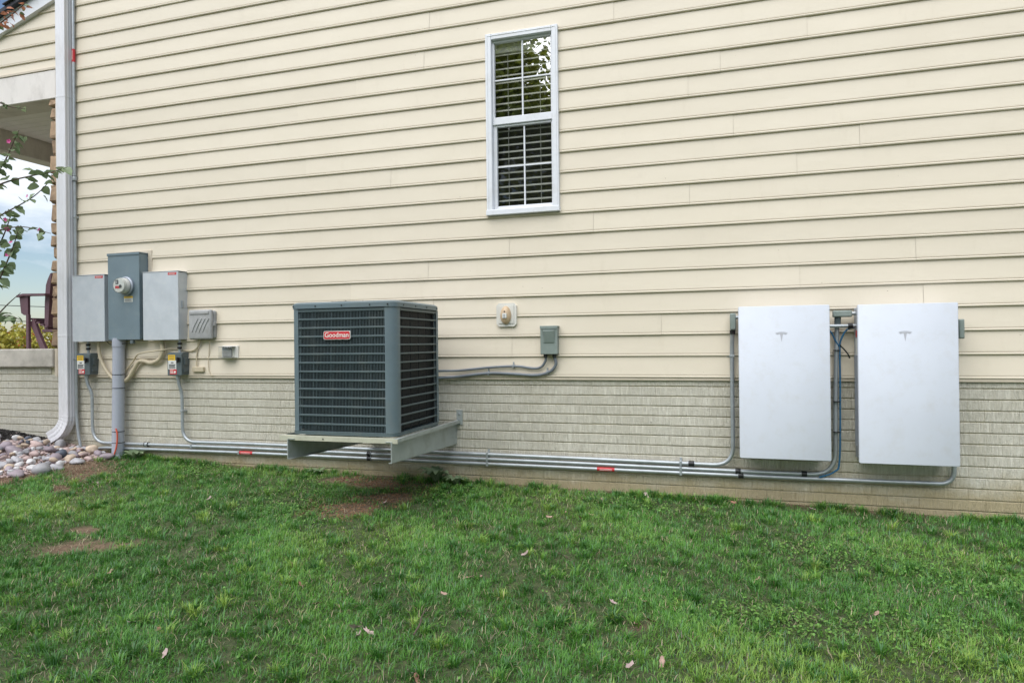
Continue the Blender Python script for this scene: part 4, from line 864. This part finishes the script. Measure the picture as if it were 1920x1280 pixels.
def lawn(n, xr, yr):
    parts = []
    x = RNG.uniform(xr[0], xr[1], n * 2); y = RNG.uniform(yr[0], yr[1], n * 2)
    near = np.clip(0.62 + 0.38 * (-y / 2.0), 0, 1)                     # thinner growth beside the wall
    bd = bare(x, y); cl = vnoise(x, y, 7, 11) * .5 + vnoise(x, y, 23, 12) * .4 + vnoise(x, y, 62, 13) * .7
    keep = (RNG.random(n * 2) < np.clip((1 - bd * 1.05) * near * (.68 + .95 * cl), 0.015 * (bd < .98), 1)) & (y < -.012)
    keep &= ~((x < -5.84) & (y > -1.3))
    x, y = x[keep][:n], y[keep][:n]; N = len(x)
    cl = vnoise(x, y, 7, 11); c2 = vnoise(x, y, 2.6, 21); c3 = vnoise(x, y, 62, 13)
    L = (.027 + .018 * RNG.random(N)) * (1 + .40 * np.clip(cl, -.6, 1) + .55 * c3) * (1 - .35 * bare(x, y)); L[RNG.random(N) < .05] *= 1.5
    parts.append(blades(x, y, L, RNG.uniform(.0011, .0022, N), RNG.normal(0, 1.3, N) + 3.0 * vnoise(x, y, 40, 31) + 2.5 * cl, np.clip(RNG.normal(.78, .42, N), .05, 1.5), RNG.uniform(.1, .9, N), grasscol(x, y, N, c2, cl, c3)))
    # taller, coarser tufts
    m = 2600; tx_ = RNG.uniform(xr[0], xr[1], m); ty_ = RNG.uniform(yr[0], -.03, m); ty_[:420] = RNG.uniform(-.11, -.025, 420); ok = ((bare(tx_, ty_) < .4) | ((ty_ > -.115) & (RNG.random(m) < .7))) & ~((tx_ < -5.84) & (ty_ > -1.3)) & (vnoise(tx_, ty_, 5, 41) > -.25); tx_, ty_ = tx_[ok], ty_[ok]
    k_ = RNG.integers(18, 70, len(tx_)); idx = np.repeat(np.arange(len(tx_)), k_); N = len(idx); az = RNG.uniform(0, 6.28, N); rr = np.abs(RNG.normal(0, .022, N))
    x = tx_[idx] + np.cos(az) * rr; y = np.minimum(ty_[idx] + np.sin(az) * rr, -.015); tl = RNG.uniform(.048, .085, len(tx_))[idx]; tc_ = RNG.normal(0, .45, len(tx_))[idx]
    parts.append(blades(x, y, tl * RNG.uniform(.6, 1.15, N), RNG.uniform(.0014, .0030, N), az + RNG.normal(0, .5, N), np.clip(RNG.normal(.55, .3, N), .05, 1.3), RNG.uniform(.3, 1.3, N), grasscol(x, y, N, tc_, tc_, tc_)))
    # dead thatch lying low
    N = 30000; x = RNG.uniform(xr[0], xr[1], N); y = RNG.uniform(yr[0], -.02, N); ok = ~((x < -5.9) & (y > -1.2)) & (vnoise(x, y, 6, 51) + vnoise(x, y, 30, 52) > -.2); x, y = x[ok], y[ok]; N = len(x)
    C = np.array([.44, .36, .22]) * RNG.uniform(.35, 1.3, (N, 1)) + np.array([.0, .02, .03]) * RNG.random((N, 1))
    parts.append(blades(x, y, RNG.uniform(.02, .06, N), RNG.uniform(.0008, .0018, N), RNG.uniform(0, 6.28, N), RNG.uniform(1.25, 1.6, N), RNG.uniform(-.2, .3, N), C, .008 + .010 * RNG.random(N)))
    V = np.concatenate([p[0] for p in parts]); C = np.concatenate([p[1] for p in parts]); N = len(V)
    o5 = np.arange(N)[:, None] * 5; T = np.concatenate([o5 + [0, 1, 3], o5 + [0, 3, 2], o5 + [2, 3, 4]], 1).reshape(-1, 3)
    me = bpy.data.meshes.new('grass'); me.vertices.add(N * 5); me.vertices.foreach_set('co', V.reshape(-1))
    me.loops.add(len(T) * 3); me.loops.foreach_set('vertex_index', T.reshape(-1).astype(np.int32))
    me.polygons.add(len(T)); me.polygons.foreach_set('loop_start', np.arange(0, len(T) * 3, 3, dtype=np.int32)); me.polygons.foreach_set('use_smooth', np.ones(len(T), bool))
    me.update(calc_edges=True)
    ca = me.color_attributes.new('tint', 'FLOAT_COLOR', 'POINT'); cc_ = np.ones((N, 5, 4), np.float32); cc_[:, :, :3] = C[:, None, :]; ca.data.foreach_set('color', cc_.reshape(-1))
    me.materials.append(M['grass']); tag(link('grass', me, (0, 0, 0)), 'short green lawn grass in front of the house', 'grass', kind='stuff')
lawn(480000, (-7.4, 3.3), (-4.6, 0.0))
# low broad-leaved weeds and clover between the blades
def weeds(n):
    spots = [(-3.15, -.55, .55, .45), (-2.1, -.35, .5, .28), (-3.0, -1.15, .5, .3), (.62, -1.05, .45, .25), (.2, -2.0, .4, .2), (1.3, -1.2, .5, .35), (-.6, -.35, .6, .2), (-4.6, -.3, .5, .2), (.9, -2.0, .5, .3)]
    per = n // (len(spots) + 3); X = []; Y = []
    for (cx, cy, rx, ry) in spots: X.append(RNG.normal(cx, rx * .5, per)); Y.append(RNG.normal(cy, ry * .5, per))
    X.append(RNG.uniform(-6, 3, per * 3)); Y.append(RNG.uniform(-4.2, -.02, per * 3))
    X = np.concatenate(X); Y = np.concatenate(Y); ok = (Y < -.03) & (bare(X, Y) < .75) & ~((X < -5.8) & (Y > -1.3)); X, Y = X[ok], Y[ok]; N = len(X)
    r = RNG.uniform(.003, .0075, N); z = gz(X, Y) + RNG.uniform(.008, .036, N); az = RNG.uniform(0, 6.28, N); ti = RNG.uniform(-.7, .7, N); ro = RNG.uniform(-.7, .7, N)
    V = np.empty((N, 6, 3), np.float32)
    for j in range(6):
        a = j / 6 * 2 * np.pi; u = np.cos(a) * r * 1.15; v_ = np.sin(a) * r
        V[:, j, 0] = X + u * np.cos(az) - v_ * np.sin(az); V[:, j, 1] = Y + u * np.sin(az) + v_ * np.cos(az); V[:, j, 2] = z + u * np.sin(ti) + v_ * np.sin(ro)
    me = bpy.data.meshes.new('clover'); me.vertices.add(N * 6); me.vertices.foreach_set('co', V.reshape(-1)); me.loops.add(N * 6); me.loops.foreach_set('vertex_index', np.arange(N * 6, dtype=np.int32))
    me.polygons.add(N); me.polygons.foreach_set('loop_start', np.arange(0, N * 6, 6, dtype=np.int32)); me.update(calc_edges=True)
    C = np.array([.10, .235, .045]) * RNG.uniform(.55, 1.5, (N, 1)) + np.array([.05, .03, .0]) * RNG.random((N, 1))
    ca = me.color_attributes.new('tint', 'FLOAT_COLOR', 'POINT'); cc_ = np.ones((N, 6, 4), np.float32); cc_[:, :, :3] = C[:, None, :]; ca.data.foreach_set('color', cc_.reshape(-1).astype(np.float32))
    me.materials.append(M['weed']); tag(link('clover', me, (0, 0, 0)), 'low round-leaved clover and weeds growing through the lawn', 'weeds', kind='stuff')
weeds(13000)

# ------------------------------------------------------------------ fallen leaves, twig, seedling
def leafmesh(name, m, seed, oak=False):
    r = random.Random(seed); n = 21; v = [(0, 0, .10)]; f = []
    for j in range(n):
        a = 2 * math.pi * j / n; rad = (.66 + .26 * math.cos(2 * a) + .14 * math.cos(a)) * (1 + (.30 * math.cos(7 * a) if oak else .12 * math.cos(7 * a))) * r.uniform(.82, 1.15)
        x, y = rad * math.cos(a), rad * math.sin(a) * .82; v.append((x, y, .55 * (y * y) + .35 * x * x * r.uniform(.4, 1.4) + r.uniform(-.05, .09)))
    for j in range(n): f.append((0, 1 + j, 1 + (j + 1) % n))
    v += [(-.9, .02, .05), (-.9, -.02, .05), (-1.5, 0, .16)]; f.append((n + 1, n + 2, n + 3))
    return mesh(name, v, f, m, True)
KIND = {'dry': ('brown dry leaf', 'dry'), 'pale': ('pale pinkish dry leaf', 'dry_pale'), 'dark': ('dark reddish curled leaf', 'dry_dark')}
LM = {q: [leafmesh('fallen_leaf', M[KIND[q][1]], i * 5 + len(q), i % 2) for i in range(3)] for q in KIND}
FL = [(-3.85, -1.0, 'pale'), (-3.71, -.92, 'pale'), (-2.38, -1.48, 'dry'), (-2.06, -1.46, 'pale'), (-1.04, -.71, 'dry'), (-.87, -.69, 'dry'), (-.53, -.12, 'pale'), (-.17, -.10, 'dry'), (.40, -.12, 'dry'), (.64, -.11, 'pale'), (-.92, -.80, 'dark'), (-1.5, -1.42, 'dry'), (-.84, -.35, 'dry'), (-1.59, -2.66, 'pale'), (-1.52, -2.67, 'pale'), (-1.555, -2.70, 'pale'), (-2.22, -3.12, 'pale'), (-2.62, -2.91, 'pale'), (-3.02, -3.03, 'pale'), (-2.44, -2.93, 'dark'),
      (-.50, -2.07, 'pale'), (-.37, -2.29, 'dry'), (-.23, -2.58, 'dry'), (-.35, -2.65, 'pale'), (-1.09, -1.59, 'pale'), (-.37, -2.0, 'dry'), (-1.93, -2.45, 'dry'), (-2.14, -2.28, 'dark'), (-1.15, -2.95, 'dark'), (-1.19, -2.93, 'pale'), (-1.31, -1.93, 'dry'), (-1.36, -2.18, 'dry'), (-1.75, -2.14, 'pale'), (-1.25, -1.9, 'dry'), (.47, -.77, 'dry'), (1.14, -.80, 'pale'), (.70, -1.85, 'dry'), (-1.13, -.83, 'dry'), (-.18, -1.92, 'dark'), (-5.05, -.98, 'pale'), (-4.98, -1.0, 'pale'), (-.31, -2.22, 'dark'), (.85, -.12, 'dry'), (-2.42, -.80, 'pale'), (-.62, -.14, 'dark'), (.1, -.12, 'dark'), (-1.45, -.20, 'dry'), (-3.3, -2.4, 'dry'), (-2.9, -1.7, 'pale'), (.2, -1.5, 'dry')]
def lwhere(x, y):
    if y > -.5: return ' at the foot of the wall' + (' below the batteries' if x > 0 else ' beside the switch box' if x > -2 else ' below the air conditioner')
    a = ' below the batteries' if x > 0 else ' below the pull-out switch box' if x > -1.6 else ' below the air conditioner' if x > -3.2 else ' below the electrical panels'
    return ' in grass' + a + (', far from the wall' if y < -1.7 else '')
for (x, y, q) in FL:
    r = random.uniform(.018, .030) * (1.15 if q == 'pale' else 1)
    o = link('fallen_leaf', random.choice(LM[q]), (x, y, float(gz(x, y)) + random.uniform(.014, .028)), None, (random.uniform(-.7, .7), random.uniform(-.7, .7), random.uniform(0, 6.28)), (r, r, r))
    tag(o, KIND[q][0] + lwhere(x, y), 'leaf', 'fallen leaves on the lawn')
tag(MB().tube(catmull([(-1.30, -2.66, -1.02), (-1.315, -2.56, -1.012), (-1.335, -2.50, -1.006), (-1.345, -2.42, -1.0)], 6), [.0045] * 12 + [.003] * 7, 7).build('twig', M['bark'], None, True), 'short grey brown twig lying in the grass', 'twig')
tag(MB().tube(catmull([(-.78, -1.72, -1.00), (-.80, -1.60, -.995), (-.86, -1.52, -.99), (-.95, -1.44, -.985)], 6), .0028, 7).build('twig', M['bark'], None, True), 'thin pale curved twig lying in the grass', 'twig')
def rosette(name, x, y, label, n, L, up_=.5):
    t = thing(name, (x, y, float(gz(x, y))), label, 'weed')
    for j in range(n):
        a = 2 * math.pi * j / n + random.uniform(-.3, .3); l = L * random.uniform(.7, 1.15); d = Vector((math.cos(a), math.sin(a), 0)); p = Vector((-d.y, d.x, 0)); c0 = Vector((x, y, float(gz(x, y)) + .005)); v = []; f = []
        for q in range(5):
            u = q / 4; wv = l * .24 * math.sin(math.pi * (u * .86 + .1)); c = c0 + d * l * u + Vector((0, 0, l * up_ * math.sin(u * 2.2)))
            v += [c - p * wv, c + Vector((0, 0, -wv * .3)), c + p * wv]
        for q in range(4): f += [(q * 3, q * 3 + 1, q * 3 + 4, q * 3 + 3), (q * 3 + 1, q * 3 + 2, q * 3 + 5, q * 3 + 4)]
        MB().add(v, f).build('leaf', M['leaf'], t, True)
rosette('broadleaf_weed', -5.52, -.10, 'leafy green weed between the grey riser pipe and the foundation', 7, .13, .6)
rosette('broadleaf_weed', -2.30, -.10, 'bushy green weed growing against the foundation beside the wall stand', 14, .15, .8)
rosette('broadleaf_weed', -2.10, -.14, 'low green weed under the flexible cables by the foundation', 10, .11, .7)
rosette('broadleaf_weed', -3.45, -.10, 'small green weed at the foundation near the wall stand', 8, .09, .6)

# ------------------------------------------------------------------ flowering shrub beside the porch
def shrubleaf(m, seed):
    r = random.Random(seed); v = []; f = []; prof_ = [(0, .04), (.18, .26), (.38, .40), (.55, .33), (.68, .30), (.85, .14), (1.0, .0)]
    for (u, wv) in prof_:
        z = -.22 * u * u + r.uniform(-.02, .02); v += [(u, -wv * r.uniform(.85, 1.1), z + wv * .35), (u, 0, z), (u, wv * r.uniform(.85, 1.1), z + wv * .35)]
    for q in range(len(prof_) - 1): f += [(q * 3, q * 3 + 1, q * 3 + 4, q * 3 + 3), (q * 3 + 1, q * 3 + 2, q * 3 + 5, q * 3 + 4)]
    return mesh('leaf', v, f, m, True)
SL = [shrubleaf(M['leaf'], i) for i in range(4)]; SO = [shrubleaf(M['leaf_orange'], i + 9) for i in range(3)]
pet = MB()
for j in range(5):
    a = 2 * math.pi * j / 5; d = Vector((math.cos(a), math.sin(a), 0)); p = Vector((-d.y, d.x, 0)); pet.add([(0, 0, 0), d * .6 - p * .38 + Vector((0, 0, .3)), d * 1.0 + Vector((0, 0, .38)), d * .6 + p * .38 + Vector((0, 0, .3))], [(0, 1, 2, 3)])
PET = mesh('flower', pet.v, pet.f, M['pink'])
sh = thing('flowering_shrub', (-7.15, -.72, -.66), 'leafy shrub with small pink flowers reaching in front of the porch', 'shrub')
STEM = {
    'A': [(-6.73, -0.82, 1.19), (-6.45, -0.82, 1.42), (-6.32, -0.82, 1.49), (-5.92, -0.82, 1.63), (-5.69, -0.82, 1.77)],
    'B': [(-6.91, -0.7, 1.16), (-6.62, -0.7, 1.33), (-6.48, -0.7, 1.39), (-6.18, -0.7, 1.4), (-5.85, -0.7, 1.32)],
    'C': [(-7.08, -0.58, 1.61), (-6.71, -0.58, 1.95), (-6.57, -0.58, 2.09), (-6.46, -0.58, 2.26), (-6.39, -0.58, 2.36)],
    'D': [(-6.8, -0.76, 2.62), (-6.45, -0.76, 2.58), (-6.25, -0.76, 2.51), (-6.07, -0.76, 2.47)],
    'E': [(-6.92, -0.64, 0.96), (-6.71, -0.64, 1.21), (-6.57, -0.64, 1.28), (-6.46, -0.64, 1.46), (-6.41, -0.64, 1.58)],
    'F': [(-6.67, -0.82, 0.54), (-6.39, -0.82, 0.83), (-6.26, -0.82, 1.02), (-6.15, -0.82, 1.21), (-6.09, -0.82, 1.35)],
    'G': [(-6.84, -0.7, 0.44), (-6.56, -0.7, 0.54), (-6.39, -0.7, 0.58), (-6.22, -0.7, 0.53)],
    'H': [(-7.02, -0.58, 0.39), (-6.73, -0.58, 0.57), (-6.55, -0.58, 0.7), (-6.39, -0.58, 0.8)],
    'I': [(-6.8, -0.76, 2.98), (-6.52, -0.76, 3.2), (-6.38, -0.76, 3.3), (-6.21, -0.76, 3.37), (-6.04, -0.76, 3.45)],
    'J': [(-6.92, -0.64, 1.69), (-6.56, -0.64, 1.84), (-6.15, -0.64, 1.89), (-5.94, -0.64, 1.9), (-5.72, -0.64, 1.93)]}
root = Vector((-7.15, -.72, -.70))
for nm, pts in STEM.items():
    P = [Vector(p) for p in pts]; mid = root.lerp(P[0], .55) + Vector((-.12, random.uniform(-.06, .06), .12))
    path = catmull([root + Vector((random.uniform(-.05, .05), random.uniform(-.05, .05), 0)), mid] + P, 7); K = len(path)
    MB().tube(path, [.013 * (1 - i / K) + .0022 for i in range(K)], 6).build('stem', M['bark'], sh, True)
    if nm == 'H': continue
    cnt = {'A': 24, 'B': 22, 'C': 26, 'D': 12, 'E': 24, 'F': 28, 'G': 16, 'I': 44, 'J': 18}[nm]
    for q in range(cnt):
        t_ = .36 + .64 * (q + random.random()) / cnt if nm != 'J' else .45 + .55 * (q + random.random()) / cnt
        i = min(K - 1, int(t_ * (K - 1))); p = path[i] + Vector((random.uniform(-.03, .03), random.uniform(-.03, .03), random.uniform(-.03, .03)))
        orange = nm == 'I' and random.random() < .75; l = random.uniform(.07, .115) * (.6 if nm in 'DI' else 1)
        link('leaf', random.choice(SO if orange else SL), p, sh, (random.uniform(-.9, .9), random.uniform(-.3, .9), random.uniform(0, 6.28)), (l, l, l))
    if nm in 'ABEFC':
        for q in range(2):
            p = path[int(random.uniform(.6, .97) * (K - 1))] + Vector((random.uniform(-.03, .03), -.02, random.uniform(-.02, .03))); l = random.uniform(.018, .028); link('flower', PET, p, sh, (R(random.uniform(40, 100)), 0, random.uniform(-.8, .8)), (l, l, l))

# ------------------------------------------------------------------ leaf clouds: hedge beyond the porch, trees across the lawn
def leafcloud(name, P, size, cols, parent, m):
    N = len(P); r = RNG.uniform(.6, 1.3, N) * size; n1 = RNG.normal(0, 1, (N, 3)); n1 /= np.linalg.norm(n1, axis=1)[:, None]
    n2 = np.cross(n1, RNG.normal(0, 1, (N, 3))); n2 /= np.linalg.norm(n2, axis=1)[:, None]
    V = np.empty((N, 4, 3), np.float32); V[:, 0] = P - n1 * r[:, None]; V[:, 1] = P + n2 * r[:, None] * .5; V[:, 2] = P + n1 * r[:, None]; V[:, 3] = P - n2 * r[:, None] * .5
    c0 = P.mean(0); V -= c0.astype(np.float32)
    me = bpy.data.meshes.new(name); me.vertices.add(N * 4); me.vertices.foreach_set('co', V.reshape(-1)); me.loops.add(N * 4); me.loops.foreach_set('vertex_index', np.arange(N * 4, dtype=np.int32))
    me.polygons.add(N); me.polygons.foreach_set('loop_start', np.arange(0, N * 4, 4, dtype=np.int32)); me.update(calc_edges=True)
    ca = me.color_attributes.new('tint', 'FLOAT_COLOR', 'POINT'); cc_ = np.ones((N, 4, 4), np.float32); cc_[:, :, :3] = cols[:, None, :]; ca.data.foreach_set('color', cc_.reshape(-1))
    me.materials.append(m); return link(name, me, Vector(c0), parent)
def hedge(cx, cy, rx, ry, z1, label, n=5000):
    z0 = float(gz(cx, cy)); t = thing('hedge_shrub', (cx, cy, z0), label, 'shrub', 'shrubs beyond the porch')
    q = RNG.normal(0, 1, (n, 3)); q /= np.linalg.norm(q, axis=1)[:, None]; q *= RNG.uniform(.55, 1.0, (n, 1)) ** .5; q *= 1 + .12 * np.sin(q[:, :1] * 9 + q[:, 1:2] * 7)
    P = np.stack([cx + q[:, 0] * rx, cy + q[:, 1] * ry, z0 + (z1 - z0) * (.5 + .52 * q[:, 2])], -1)
    c = np.array([.34, .33, .06]) * RNG.uniform(.5, 1.7, (n, 1)) + np.array([.12, .06, 0]) * RNG.random((n, 1)); o = RNG.random(n) < .06; c[o] = np.array([.5, .16, .05])
    leafcloud('foliage', P, .045, c, t, M['tree_leaf'])
    for j in range(4): MB().tube([(cx + random.uniform(-.1, .1), cy + random.uniform(-.1, .1), z0 - .05), (cx + random.uniform(-.4, .4) * rx, cy + random.uniform(-.4, .4) * ry, z0 + (z1 - z0) * .6)], [.02, .008], 6).build('stem', M['bark'], t)
hedge(-12.0, 3.0, .75, .8, .66, 'rounded yellow-green shrub beyond the porch, nearer the lawn'); hedge(-12.4, 4.35, .8, .85, .72, 'rounded yellow-green shrub beyond the porch, behind the armchair'); hedge(-13.0, 5.8, .9, .9, .72, 'rounded yellow-green shrub beyond the porch, half hidden by the stone corner')
def tree(x, y, h, rad, label, n=15000, tone=1.0):
    z0 = float(gz(x, y)); t = thing('shade_tree', (x, y, z0), label, 'tree', 'trees across the lawn')
    MB().tube(catmull([(x, y, z0 - .2), (x + .1, y, z0 + h * .3), (x - .1, y + .1, z0 + h * .62), (x, y, z0 + h * .92)], 5), [.30 * (1 - i / 16) + .03 for i in range(16)], 9).build('trunk', M['bark'], t, True)
    cen = []
    for j in range(15):
        a = random.uniform(0, 6.28); u = random.uniform(.28, .97); rr = rad * math.sin(math.pi * min(1, u * .8 + .16)) * random.uniform(.45, .95); e = Vector((x + rr * math.cos(a), y + rr * math.sin(a), z0 + h * u)); cen.append(e)
        MB().tube(catmull([(x, y, z0 + h * u * .72), ((x + e.x) / 2, (y + e.y) / 2, z0 + h * u * .9), e], 4), [.07 - .006 * i for i in range(9)], 6).build('limb', M['bark'], t, True)
    C = np.array([list(c) for c in cen]); idx = RNG.integers(0, len(cen), n); P = C[idx] + RNG.normal(0, 1, (n, 3)) * np.array([rad * .24, rad * .24, h * .06])
    col_ = np.array([.36, .40, .07]) * tone * RNG.uniform(.45, 1.7, (n, 1)) + np.array([.07, .05, 0]) * RNG.random((n, 1)); leafcloud('crown', P, .17, col_, t, M['tree_leaf'])
tree(-8.6, -21, 13, 3.6, 'tall leafy tree across the lawn, reflected in the window'); tree(-4.2, -24, 14, 4.0, 'broad leafy tree across the lawn, reflected in the upper window panes', 17000, 1.2); tree(-13.0, -22, 12, 3.6, 'round leafy tree across the lawn at the end of the row'); tree(3.5, -25, 12, 3.6, 'leafy tree across the lawn facing the batteries')

# overhead wires far behind the porch
for (z, lab) in ((2.62, 'upper thin overhead wire in the distance beyond the porch'), (1.70, 'lower thin overhead wire in the distance beyond the porch')):
    tag(MB().tube([(-40, 8 + j * 4, z + .004 * (j - 3) ** 2 + .05 * j) for j in range(8)], .022, 5).build('overhead_wire', M['black']), lab, 'wire')
